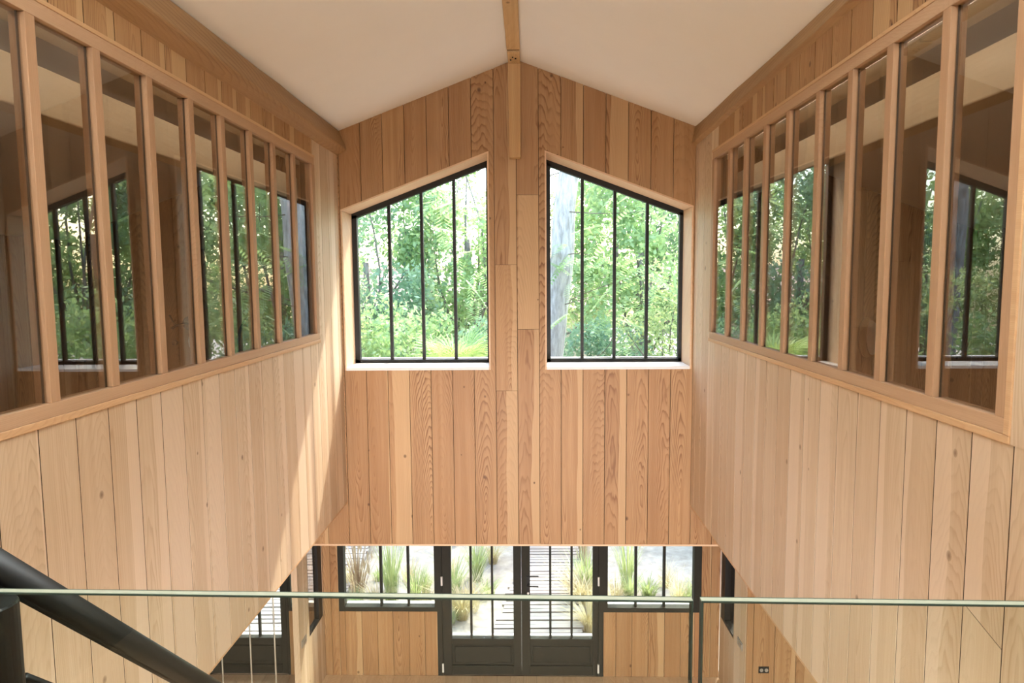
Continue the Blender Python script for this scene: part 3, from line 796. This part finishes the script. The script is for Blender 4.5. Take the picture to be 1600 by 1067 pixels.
# ------------------------------------------------------------------ things in the side rooms
p = onY(288, 505, 6.96)
r = root('shower_mixer', (p.x, YB, p.z), 'black wall mixer with round head seen through the left glazing', 'shower')
MB().tube([(p.x + 0.06, YB - 0.022, p.z), (p.x + 0.06, YB - 0.06, p.z)], [0.075, 0.07], 22).build('round_plate', W['steel'], r)
MB().tube([(p.x + 0.05, YB - 0.05, p.z), (p.x - 0.06, YB - 0.09, p.z - 0.02), (p.x - 0.10, YB - 0.10, p.z - 0.05)], 0.014, 10).build('spout', W['steel'], r)
MB().tube([(p.x - 0.07, YB - 0.09, p.z - 0.02), (p.x - 0.12, YB - 0.10, p.z + 0.09)], 0.009, 8).build('lever', W['steel'], r)
MB().tube([(p.x - 0.11, YB - 0.022, p.z - 0.20), (p.x - 0.11, YB - 0.06, p.z - 0.20)], 0.026, 14).build('knob', W['steel'], r)
p = onY(296, 300, 6.4)
r = root('blind_cord', (p.x, 6.4, Z(-1.2)), 'pale pull cord with toggle hanging behind the left glazing', 'cord')
q = onY(297, 534, 6.4)
MB().tube([(q.x, 6.4, Z(roof(q.x)) - 0.002), (q.x, 6.4, Z(-1.0))], 0.0045, 6).build('cord', W['white_plastic'], r)
MB().tube([(q.x, 6.4, q.z + 0.05), (q.x, 6.4, q.z + 0.01), (q.x, 6.4, q.z - 0.05)], [0.008, 0.016, 0.011], 12).build('toggle', W['white_plastic'], r)
p = onY(372, 545, 5.9); t1 = onY(392, 497, 5.9)
r = root('arched_lamp', (p.x, p.y, Z(-1.9)), 'dark arched lamp with pale globe standing behind the left glazing', 'lamp')
pts = [(p.x, p.y, Z(-1.88)), (p.x, p.y, p.z)]
for k in range(1, 9):
    a = math.pi * k / 10
    pts.append((p.x + 0.075 * (1 - math.cos(a)), p.y, p.z + 0.26 * math.sin(a / 1.25)))
MB().tube(pts, 0.012, 10).build('arched_stem', W['steel'], r, smooth=True)
MB().tube([(p.x, p.y, Z(-1.9)), (p.x, p.y, Z(-1.88))], 0.11, 24).build('base', W['steel'], r)
gx, gy, gz = pts[-1]
sph = MB(); n = 12
sph.tube([(gx, gy, gz + 0.055 * math.cos(math.pi * k / n)) for k in range(n + 1)], [max(0.002, 0.055 * math.sin(math.pi * k / n)) for k in range(n + 1)], 18)
sph.build('globe', W['white_plastic'], r, smooth=True)
p = onY(57, 592, 5.0)
r = root('bath_tap', (p.x, p.y, Z(-1.05)), 'chrome swan neck tap on white counter behind the left glazing', 'tap')
pts = [(p.x, p.y, Z(-1.05)), (p.x, p.y, p.z)] + [(p.x + 0.05 * (1 - math.cos(math.pi * k / 6)), p.y, p.z + 0.05 * math.sin(math.pi * k / 6)) for k in range(1, 7)] + [(p.x + 0.10, p.y, p.z - 0.05)]
MB().tube(pts, 0.012, 10).build('spout', W['chrome'], r, smooth=True)
MB().tube([(p.x, p.y, Z(-1.05)), (p.x, p.y, Z(-1.02))], 0.028, 14).build('collar', W['chrome'], r)
o = root('counter', (p.x - 0.2, 5.3, Z(-1.9)), 'white counter under the tap behind the left glazing', 'counter')
bevel(box('worktop', p.x - 0.5, p.x + 0.22, 4.6, 6.0, Z(-1.09), Z(-1.05), W['sill'], o), 0.004)
box('cabinet', p.x - 0.48, p.x + 0.18, 4.65, 5.95, Z(-1.9), Z(-1.09), W['plank'], o)
p = onY(1358, 528, 6.96)
r = root('pebble_mirror', (p.x, YB, p.z), 'pebble shaped mirror with wooden rim behind the right glazing', 'mirror')
def pebble(sx, sz, d0, d1, dx=0.0):
    n = 28; P = []
    for k in range(n):
        a = 2 * math.pi * k / n
        rr = 1 + 0.10 * math.cos(2 * a + 0.6) + 0.07 * math.cos(3 * a)
        P.append((p.x + dx + sx * rr * math.cos(a), p.z - EYE + sz * rr * math.sin(a)))
    m = MB(); m.prism(P, mapb, d0, d1); return m
bevel(pebble(0.105, 0.215, -0.055, -0.022).build('wooden_rim', W['post'], r), 0.004)
pebble(0.066, 0.185, -0.058, -0.0555, 0.034).build('mirror_reflection', W['white_plastic'], r)  # flat white paints in the bright reflection of the mirror

# ------------------------------------------------------------------ garden
W['sand'] = plain('garden_sand', (0.40, 0.355, 0.30), 0.95, 0.1, vary=0.3, scale=4.5, bump=0.6)
W['leafA'] = leaf('leaf_fresh_green', (0.19, 0.32, 0.13), (0.50, 0.65, 0.33))
W['leafB'] = leaf('leaf_blue_green', (0.12, 0.24, 0.15), (0.36, 0.51, 0.33))
W['leafC'] = leaf('leaf_dull_olive', (0.20, 0.28, 0.11), (0.50, 0.58, 0.28))
W['palm'] = leaf('leaf_palm', (0.26, 0.40, 0.10), (0.52, 0.66, 0.24), trans=0.35)
W['grass'] = leaf('grass_green', (0.24, 0.33, 0.12), (0.50, 0.57, 0.28), scale=5)
W['straw'] = leaf('grass_straw', (0.50, 0.40, 0.20), (0.74, 0.66, 0.42), scale=5, trans=0.3)
W['reed'] = leaf('reed_dry_brown', (0.30, 0.20, 0.12), (0.58, 0.46, 0.30), scale=5, trans=0.25)
def bark(name, a, b, sc_=7.0):
    t = NT(name)
    tc = t.n('ShaderNodeTexCoord'); mp = t.n('ShaderNodeMapping'); mp.inputs['Scale'].default_value = (1, 1, 0.22)
    t.l(tc.outputs['Object'], mp.inputs[0])
    n = t.noise(mp.outputs[0], sc_ * 2.2, 5, 0.65)
    bp = t.n('ShaderNodeBump'); bp.inputs['Strength'].default_value = 0.7; bp.inputs['Distance'].default_value = 0.03; t.l(n, bp.inputs['Height'])
    t.bsdf(t.ramp(n, [(0.36, a), (0.62, b)]), 0.9, 0.15, normal=bp.outputs[0])
    return t.m
W['bark_pale'] = bark('bark_pale_grey', (0.30, 0.28, 0.26), (0.56, 0.53, 0.50))
W['bark_pine'] = bark('bark_pine', (0.13, 0.11, 0.10), (0.34, 0.31, 0.29))
W['bark_twig'] = bark('bark_twig', (0.10, 0.08, 0.06), (0.24, 0.20, 0.16))
W['tile'] = plain('roof_tile', (0.56, 0.40, 0.33), 0.85, 0.2, vary=0.14, scale=9)
W['render'] = plain('pale_render', (0.66, 0.60, 0.52), 0.9, 0.1, vary=0.05, scale=4)

# ground
gv = []; gf = []; nx, ny = 60, 44
for j in range(ny + 1):
    for i in range(nx + 1):
        x = -30 + 60 * i / nx; y = YF + 0.17 + (60 * (j / ny) ** 1.7)
        h = -0.16 + (0.10 * math.sin(x * 0.9 + y * 0.4) * math.cos(y * 0.7) if y > 9.2 else 0.0) * min(1, max(0, (y - 9.2) / 3))
        gv.append((x, y, h))
for j in range(ny):
    for i in range(nx):
        a = j * (nx + 1) + i; gf.append((a, a + 1, a + nx + 2, a + nx + 1))
g = build('ground', gv, gf, W['sand'], smooth=True, loc=(0, 8.2, -0.16))
tag(g, 'pale dry sandy garden ground beyond the low windows', 'ground', kind='structure')

# boardwalks of loose slats
def boardwalk(rects, lab, slat_w=0.092, gap=0.026):
    """rects: list of (y, x centre, width)"""
    ya, yb_ = rects[0][0], rects[-1][0]
    r = root('boardwalk', (rects[0][1], ya, -0.10), lab, 'boardwalk')
    me = {}
    y = ya
    while y < yb_:
        t = (y - ya) / (yb_ - ya)
        ys_ = [q[0] for q in rects]
        xc = float(np.interp(y, ys_, [q[1] for q in rects])); w = float(np.interp(y, ys_, [q[2] for q in rects]))
        key = round(w, 1)
        if key not in me:
            b = MB().box(-key / 2, key / 2, -slat_w / 2, slat_w / 2, 0, 0.035)
            m_ = bpy.data.meshes.new('slat'); m_.from_pydata(b.v, [], b.f); m_.update(); m_.materials.append(W['deck']); me[key] = m_
        o = link('slat', me[key], None, r, (xc + random.uniform(-0.03, 0.03), y, -0.065 + random.uniform(-0.006, 0.006)))
        o.rotation_euler = (0, 0, random.uniform(-0.012, 0.012) + 0.02)
        y += slat_w + gap
    for sx in (-0.3, 0.3):
        m = MB()
        pts = [(q[1] + sx * q[2], q[0], -0.10) for q in rects]
        for a, b in zip(pts[:-1], pts[1:]):
            m.add([(a[0] - 0.04, a[1], -0.16), (a[0] + 0.04, a[1], -0.16), (b[0] + 0.04, b[1], -0.16), (b[0] - 0.04, b[1], -0.16), (a[0] - 0.04, a[1], -0.072), (a[0] + 0.04, a[1], -0.072), (b[0] + 0.04, b[1], -0.072), (b[0] - 0.04, b[1], -0.072)],
                  [(3, 2, 1, 0), (4, 5, 6, 7), (0, 1, 5, 4), (1, 2, 6, 5), (2, 3, 7, 6), (3, 0, 4, 7)])
        m.build('bearer', W['deck'], r)
boardwalk([(8.32, -0.05, 1.5), (9.3, 0.12, 1.3), (11.0, 0.32, 1.1), (13.4, 0.62, 1.0)], 'weathered slatted boardwalk leading away from the double door')
boardwalk([(8.32, -4.1, 2.6), (13.0, -4.3, 2.6)], 'weathered slatted deck outside the far left glazed door')

def mesh_np(name, V, F, mat):
    me = bpy.data.meshes.new(name)
    nv, nf, k = len(V), len(F), F.shape[1]
    me.vertices.add(nv); me.vertices.foreach_set('co', V.astype(np.float32).ravel())
    me.loops.add(nf * k); me.loops.foreach_set('vertex_index', F.astype(np.int32).ravel())
    me.polygons.add(nf); me.polygons.foreach_set('loop_start', np.arange(0, nf * k, k, dtype=np.int32))
    me.polygons.foreach_set('loop_total', np.full(nf, k, dtype=np.int32))
    me.update(calc_edges=True); me.materials.append(mat)
    return me
def rnd_frames(n, droop=0.0):
    """random orthonormal leaf frames: along, across"""
    a = rng.normal(size=(n, 3)); a[:, 2] -= droop; a /= np.linalg.norm(a, axis=1)[:, None]
    b = rng.normal(size=(n, 3)); b -= a * (a * b).sum(1)[:, None]; b /= np.linalg.norm(b, axis=1)[:, None]
    return a, b
def leaves(C, size, aspect=0.5, droop=0.2, jit=0.35):
    """one folded leaf blade (a pointed quad) at every centre"""
    n = len(C); a, b = rnd_frames(n, droop)
    s = size * (1 + rng.uniform(-jit, jit, n))[:, None]
    V = np.stack([C - a * s * 0.5, C + b * s * aspect * 0.5 + a * s * 0.05, C + a * s * 0.5, C - b * s * aspect * 0.5 + a * s * 0.05], 1).reshape(-1, 3)
    F = np.arange(n * 4).reshape(-1, 4)
    return V, F
def lumps(n_l, rx_, ry_, z0, z1, rr, n):
    """leaf centres on the skins of many small clumps filling an upright body"""
    c = rng.normal(size=(n_l, 3)); c /= np.linalg.norm(c, axis=1)[:, None]; c *= rng.uniform(0.35, 1.0, n_l)[:, None] ** 0.5
    c = c * np.array([rx_, ry_, (z1 - z0) / 2]) + np.array([0, 0, (z0 + z1) / 2])
    rad = rr * rng.uniform(0.6, 1.3, n_l)
    k = rng.integers(0, n_l, n)
    d = rng.normal(size=(n, 3)); d /= np.linalg.norm(d, axis=1)[:, None]
    return c[k] + d * (rad[k] * rng.uniform(0.55, 1.05, n))[:, None], c
def limb_tube(mb, p, q, r0, r1, bend=0.15, seg=6):
    p, q = Vector(p), Vector(q); n = 5
    off = Vector((random.uniform(-1, 1), random.uniform(-1, 1), random.uniform(-0.4, 0.4))) * (q - p).length * bend
    pts = [p.lerp(q, k / n) + off * math.sin(math.pi * k / n) for k in range(n + 1)]
    mb.tube(pts, [r0 + (r1 - r0) * k / n for k in range(n + 1)], seg)
    return pts
def make_plant_meshes(name, rx_, ry_, z0, z1, n_l, rr, n, size, mat, barkm, tr, aspect=0.5):
    C, cl = lumps(n_l, rx_, ry_, z0, z1, rr, n)
    V, F = leaves(C, size, aspect)
    fol = mesh_np(name + '_foliage', V, F, mat)
    mb = MB()
    limb_tube(mb, (0, 0, -0.2), (0.1, 0, (z0 + z1) / 2), tr, tr * 0.5, 0.06, 9)
    for k in range(min(14, n_l)):
        s = (0.03, 0, z0 * 0.5 + (z1 - z0) * 0.45 * random.random() + 0.2)
        limb_tube(mb, s, tuple(cl[k]), tr * 0.35, tr * 0.08, 0.12, 5)
    wd = bpy.data.meshes.new(name + '_wood'); wd.from_pydata([tuple(p) for p in mb.v], [], mb.f); wd.update(); wd.shade_smooth(); wd.materials.append(barkm)
    return fol, wd
KIND = {
    'shrubA': make_plant_meshes('shrub_fresh', 1.7, 1.4, 0.5, 4.6, 60, 0.50, 9000, 0.13, W['leafA'], W['bark_twig'], 0.07),
    'shrubB': make_plant_meshes('shrub_blue', 1.6, 1.4, 0.4, 4.2, 60, 0.45, 9000, 0.11, W['leafB'], W['bark_twig'], 0.07),
    'shrubC': make_plant_meshes('shrub_olive', 1.7, 1.4, 0.5, 5.0, 50, 0.45, 7500, 0.10, W['leafC'], W['bark_twig'], 0.08, 0.4),
    'treeA': make_plant_meshes('tree_fresh', 2.6, 2.2, 3.0, 9.2, 80, 0.60, 13000, 0.17, W['leafA'], W['bark_pine'], 0.16),
    'treeB': make_plant_meshes('tree_blue', 2.6, 2.2, 2.4, 8.6, 80, 0.62, 13000, 0.16, W['leafB'], W['bark_pine'], 0.16),
    'treeC': make_plant_meshes('tree_olive', 2.4, 2.0, 2.6, 9.6, 70, 0.55, 11000, 0.14, W['leafC'], W['bark_pine'], 0.17, 0.35),
}
def plant(kind, name, x, y, rot, s, lab, cat, group):
    fol, wd = KIND[kind]
    r = root(name, (x, y, -0.15), lab, cat, group)
    r.rotation_euler = (0, 0, rot); r.scale = (s, s, s)
    a = bpy.data.objects.new('trunk', wd); COL.objects.link(a); a.parent = r
    b = bpy.data.objects.new('foliage', fol); COL.objects.link(b); b.parent = r
tone = {'A': 'fresh green', 'B': 'blue green', 'C': 'olive green'}
row1 = [(-8.6, 14.2, 'B', 1.0), (-6.2, 13.6, 'A', 1.0), (-4.8, 14.2, 'C', 1.05), (-2.9, 15.4, 'A', 1.0), (-0.9, 15.6, 'B', 1.0), (1.6, 15.8, 'B', 1.0), (3.6, 14.8, 'C', 1.05), (5.0, 14.2, 'A', 1.05), (7.2, 13.8, 'B', 1.05), (9.4, 14.4, 'A', 1.0)]
where1 = ['at far left of the hedge row, mirrored in the right glazing', 'left of the hedge row, mirrored in the right glazing', 'at the left edge of the left gable window', 'in the middle of the left gable window', 'behind the fan palm in the left gable window', 'behind the leaning trunk in the right gable window', 'low in the middle of the right gable window', 'at the right edge of the right gable window', 'right of the hedge row, mirrored in the left glazing', 'at far right of the hedge row, mirrored in the left glazing']
for i, (x, y, k, s) in enumerate(row1):
    plant('shrub' + k, 'garden_shrub', x, y, i * 2.1, s, '%s shrub %s' % (tone[k], where1[i]), 'shrub', 'tall shrubs behind the house')
row2 = [(-13.5, 20.5, 'A', 1.05), (-10.4, 19.6, 'C', 1.0), (-7.4, 20.6, 'A', 0.98), (-4.6, 19.2, 'B', 1.0), (-1.9, 20.8, 'A', 1.02), (0.7, 21.5, 'C', 0.92), (3.2, 19.4, 'A', 1.05), (6.0, 20.4, 'B', 1.0), (8.8, 19.6, 'A', 1.05), (11.8, 20.4, 'C', 1.0), (14.6, 20.2, 'A', 1.0)]
where2 = ['outermost on the left', 'second from the left, mirrored in the right glazing', 'third from the left, mirrored in the right glazing', 'filling the left side of the left gable window', 'filling the right side of the left gable window', 'behind the leaning trunk', 'filling the middle of the right gable window', 'at the right side of the right gable window', 'third from the right, mirrored in the left glazing', 'second from the right, mirrored in the left glazing', 'outermost on the right']
for i, (x, y, k, s) in enumerate(row2):
    plant('tree' + k, 'garden_tree', x, y, i * 1.7 + 0.4, s, '%s tree in the back row, %s' % (tone[k], where2[i]), 'tree', 'back row of trees')

# leaning feature tree with feathery foliage
def onYz(px, py, y): return onY(px, py, y)
TY = 13.3
tp = [onYz(px_ - 7, py_, TY) for px_, py_ in ((858, 640), (866, 570), (876, 480), (886, 400), (888, 330), (897, 265), (912, 180), (940, 60))]
base = Vector((tp[0].x - 0.25, TY, -0.2))
ft = root('leaning_tree', tuple(base), 'leaning pale trunked tree with feathery bright foliage outside the right gable window', 'tree')
tpts = [base, base.lerp(tp[0], 0.5)] + tp
MB().tube(tpts, [0.29, 0.27, 0.255, 0.245, 0.235, 0.225, 0.21, 0.19, 0.16, 0.12], 16).build('trunk', W['bark_pale'], ft, smooth=True)
br_ = MB(); ends = []
for (px_, py_, yy, k) in ((1010, 330, 10.4, 6), (980, 450, 10.2, 4), (1040, 420, 10.8, 4), (960, 520, 10.0, 3), (930, 400, 10.6, 5), (700, 330, 12.0, 7), (740, 420, 12.4, 6), (1000, 250, 11.5, 7), (1100, 200, 12.5, 8), (640, 120, 12.0, 8), (860, -60, 11.8, 9), (1000, -60, 11.0, 9), (820, 60, 10.5, 8), (1140, 60, 12.0, 9)):
    q = onY(px_, py_, yy + 1.9)
    limb_tube(br_, tpts[min(k, len(tpts) - 1)], q, 0.013, 0.004, 0.22, 6); ends.append(q)
br_.build('branches', W['bark_twig'], ft, smooth=True)
Vs, Fs, off = [], [], 0
for e in ends:
    for _ in range(15):
        L = random.uniform(0.45, 0.8)
        o0 = np.array(e) + rng.normal(size=3) * np.array([0.42, 0.35, 0.32])
        a = rng.normal(size=3); a[2] = a[2] * 0.4 - 0.25; a /= np.linalg.norm(a)
        up_ = np.array([0, 0, 1.0]); b = np.cross(a, up_); b /= np.linalg.norm(b)
        nl = 11
        for j in range(nl):
            t = (j + 1) / nl
            c = o0 + a * L * t + np.array([0, 0, -0.22 * L * t * t])
            l = L * 0.30 * (1 - 0.6 * abs(t - 0.45))
            for s in (-1, 1):
                d = b * s * 0.9 + a * 0.45 - up_ * 0.18
                w = np.cross(d, up_); w = w / np.linalg.norm(w) * l * 0.17
                Vs += [c, c + d * l * 0.5 + w, c + d * l, c + d * l * 0.5 - w]
V = np.array(Vs); F = np.arange(len(V)).reshape(-1, 4)
link('foliage', mesh_np('feathery_foliage', V - np.array(base), F, W['leafA']), None, ft, tuple(base))
# straight pines that show in the glazing reflections
for (x, y, r_, lab) in ((6.5, 12.0, 0.21, 'straight grey pine trunk, right one of the pair mirrored in the left glazing'), (5.3, 12.6, 0.17, 'straight grey pine trunk, left one of the pair mirrored in the left glazing'), (-6.6, 17.0, 0.2, 'straight grey pine mirrored in the right glazing')):
    p = root('pine_tree', (x, y, -0.2), lab, 'tree', 'straight pines')
    MB().tube([(x, y, -0.2), (x + 0.1, y, 3.0), (x - 0.05, y, 6.5), (x + 0.15, y, 11.0)], [r_ * 1.2, r_, r_ * 0.9, r_ * 0.6], 14).build('trunk', W['bark_pine'], p, smooth=True)
    C, cl = lumps(26, 2.0, 2.0, 9.5, 12.6, 0.7, 3000)
    V, F = leaves(C + np.array([x, y, 0]), 0.22, 0.18)
    link('foliage', mesh_np('pine_foliage', V - np.array([x, y, -0.2]), F, W['leafB']), None, p, (x, y, -0.2))

# fan palm
pc = onY(714, 580, 12.7)
pm = root('fan_palm', (pc.x, pc.y, -0.15), 'bright fan palm crown at the foot of the left gable window', 'palm')
MB().tube([(pc.x, pc.y, -0.15), (pc.x + 0.04, pc.y, 2.0), (pc.x, pc.y, pc.z - 0.1)], [0.16, 0.13, 0.12], 14).build('trunk', W['bark_twig'], pm, smooth=True)
for k in range(10):
    az = 2 * math.pi * k / 10 + random.uniform(-0.15, 0.15); el = random.uniform(0.25, 1.3)
    d = np.array([math.cos(az) * math.cos(el), math.sin(az) * math.cos(el), math.sin(el)])
    c0 = np.array(pc); hub = c0 + d * 0.40
    side = np.cross(d, [0, 0, 1.0]); side /= np.linalg.norm(side); nrm = np.cross(side, d)
    Vv = []
    for j in range(17):
        a = (j - 8) / 8 * 1.45
        dd = d * math.cos(a) + side * math.sin(a); ww = np.cross(dd, nrm) * 0.022
        l = 0.72 * (1 - 0.12 * abs(a))
        Vv += [hub, hub + dd * l * 0.55 + ww - nrm * 0.02, hub + dd * l - nrm * 0.10 + np.array([0, 0, -0.05]), hub + dd * l * 0.55 - ww - nrm * 0.02]
    Vv = np.array(Vv); F = np.arange(len(Vv)).reshape(-1, 4)
    fr_ = link('frond', mesh_np('palm_frond', Vv - hub, F, W['palm']), None, pm, tuple(hub))
    m = MB().tube([tuple(c0), tuple(hub)], 0.012, 5)
    m.build('stalk', W['palm'], fr_)

# grass tufts on the sand
def tuft_mesh(name, n, h, spread, lean, mat, width=0.007, heads=False):
    V, F = [], []
    for _ in range(n):
        az = random.uniform(0, 2 * math.pi); r0 = random.uniform(0, spread)
        p = np.array([r0 * math.cos(az), r0 * math.sin(az), 0.0]); hh = h * random.uniform(0.55, 1.1)
        out = np.array([math.cos(az), math.sin(az), 0]) * lean * random.uniform(0.2, 1.2)
        w = np.array([-math.sin(az), math.cos(az), 0]) * width
        i = len(V)
        for t, k in ((0, 1.0), (0.4, 0.9), (0.75, 0.6)):
            c = p + out * hh * t * t + np.array([0, 0, hh * t * (1 - 0.25 * lean * t)])
            V += [c - w * k, c + w * k]
        tip = p + out * hh + np.array([0, 0, hh * (1 - 0.3 * lean)])
        V += [tip - w * 0.1, tip + w * 0.1]
        F += [(i, i + 1, i + 3, i + 2), (i + 2, i + 3, i + 5, i + 4), (i + 4, i + 5, i + 7, i + 6)]
        if heads and random.random() < 0.5:
            j = len(V); q = tip
            V += [q + np.array([0, 0, -0.08]), q + w * 2.6, q + np.array([0, 0, 0.10]), q - w * 2.6]; F += [(j, j + 1, j + 2, j + 3)]
    return mesh_np(name, np.array(V), np.array(F), mat)
TM = {'green': tuft_mesh('tuft_green', 150, 0.85, 0.10, 0.55, W['grass']), 'tall': tuft_mesh('tuft_tall', 110, 1.25, 0.12, 0.30, W['grass']),
      'straw': tuft_mesh('tuft_straw', 170, 0.75, 0.10, 0.95, W['straw']), 'reed': tuft_mesh('tuft_reed', 60, 1.15, 0.12, 0.45, W['reed'], 0.009, True),
      'wisp': tuft_mesh('tuft_wisp', 130, 0.7, 0.16, 0.8, W['straw'], 0.004), 'low': tuft_mesh('tuft_low', 110, 0.4, 0.14, 0.8, W['grass'], 0.009)}
def tuft(kind, px_, py_, s, lab):
    d = RW @ np.array([px_ - CX, py_ - CY, FPX]); k = (-0.14 - EYE) / d[2]
    x, y = d[0] * k, d[1] * k
    r = root('grass_tuft', (x, y, -0.16), lab, 'grass', 'grass tufts on the sand')
    b = bpy.data.objects.new('blades', TM[kind]); COL.objects.link(b); b.parent = r; b.scale = (s, s, s); b.rotation_euler = (0, 0, px_ * 0.7)
names = {'wisp': 'fine wispy pale grass tuft', 'green': 'fresh green arching grass tuft', 'tall': 'tall upright green grass tuft', 'straw': 'straw coloured drooping grass tuft', 'reed': 'dry brown reed tuft with seed heads', 'low': 'low blue green grass tuft'}
for kind, px_, py_, s, wh in (
        ('reed', 560, 935, 1.0, 'at the left end of the left low window'), ('green', 556, 955, 0.5, 'under the dry reeds in the left low window'),
        ('tall', 612, 940, 1.0, 'in the middle of the left low window'), ('green', 650, 945, 0.8, 'at the right end of the left low window'),
        ('low', 592, 905, 0.7, 'small and far in the left low window'), ('green', 665, 930, 0.6, 'beside the left door post'),
        ('green', 708, 940, 1.0, 'at the left of the left door leaf'), ('straw', 722, 965, 0.9, 'low in the left door leaf'),
        ('green', 745, 905, 1.0, 'high in the left door leaf'), ('straw', 770, 880, 0.7, 'far off in the left door leaf'), ('low', 762, 930, 0.8, 'in the middle of the left door leaf'),
        ('green', 915, 925, 1.0, 'at the right of the right door leaf'), ('straw', 905, 945, 1.0, 'arching over the boardwalk in the right door leaf'),
        ('straw', 920, 985, 0.8, 'low in the right door leaf'), ('reed', 912, 880, 0.9, 'high in the right door leaf'),
        ('tall', 980, 925, 0.9, 'in the right low window'), ('green', 985, 940, 0.7, 'in front of the tall grass of the right low window'),
        ('wisp', 548, 915, 0.9, 'behind the dry reeds in the left low window'), ('wisp', 590, 948, 0.8, 'between the reeds and tall grass of the left low window'),
        ('wisp', 640, 910, 0.8, 'far off at the right of the left low window'), ('wisp', 664, 950, 0.8, 'low beside the left door post'), ('wisp', 701, 905, 1.0, 'at the hinge side of the left door leaf'),
        ('wisp', 735, 950, 1.0, 'in the middle of the left door leaf, low'), ('low', 700, 975, 0.7, 'low at the hinge side of the left door leaf'), ('wisp', 896, 915, 0.8, 'over the boardwalk edge in the right door leaf'),
        ('wisp', 925, 955, 1.0, 'at the hinge side of the right door leaf'), ('wisp', 962, 940, 0.8, 'at the left end of the right low window'), ('wisp', 1040, 915, 0.7, 'far off in the right low window'),
        ('low', 1085, 930, 0.8, 'last at the right end of the right low window'), ('wisp', 1060, 940, 0.8, 'near the right end of the right low window'), ('low', 1012, 930, 0.9, 'right of the tall grass in the right low window'), ('low', 1075, 945, 0.9, 'at the right end of the right low window')):
    tuft(kind, px_, py_, s, names[kind] + ' ' + wh)

# neighbour's house beyond the hedge
hs = root('neighbour_house', (-3.0, 27, -0.2), 'neighbour house with pinkish tiled roof behind the trees', 'house')
box('walls', -9.0, 3.0, 25.0, 31.0, -0.2, 3.9, W['render'], hs)
for k in range(14):
    y0 = 24.6 + k * 0.26; z0 = 3.75 + k * 0.105
    m = MB(); n = 40
    for i in range(n):
        xa = -9.4 + 12.8 * i / n; w_ = 12.8 / n
        m.add([(xa, y0, z0), (xa + w_ / 2, y0, z0 + 0.05), (xa + w_, y0, z0), (xa + w_, y0 + 0.32, z0 + 0.12), (xa + w_ / 2, y0 + 0.32, z0 + 0.17), (xa, y0 + 0.32, z0 + 0.12)], [(0, 1, 4, 5), (1, 2, 3, 4)])
    m.build('tile_course', W['tile'], hs)
m = MB(); m.prism([(-9.4, 28.2), (3.4, 28.2), (3.4, 31.5), (-9.4, 31.5)], lambda u, w, d: (u, w, 5.2 - (w - 28.2) * 0.4 + d), 0, 0.12); m.build('rear_roof', W['tile'], hs)
for xw in (-7.0, -4.0, -1.0):
    f = box('window', xw, xw + 1.0, 24.96, 25.02, 1.2, 2.5, W['black'], hs)
    box('glazing', xw + 0.08, xw + 0.92, 24.94, 24.96, 1.28, 2.42, W['glass_in'], f)
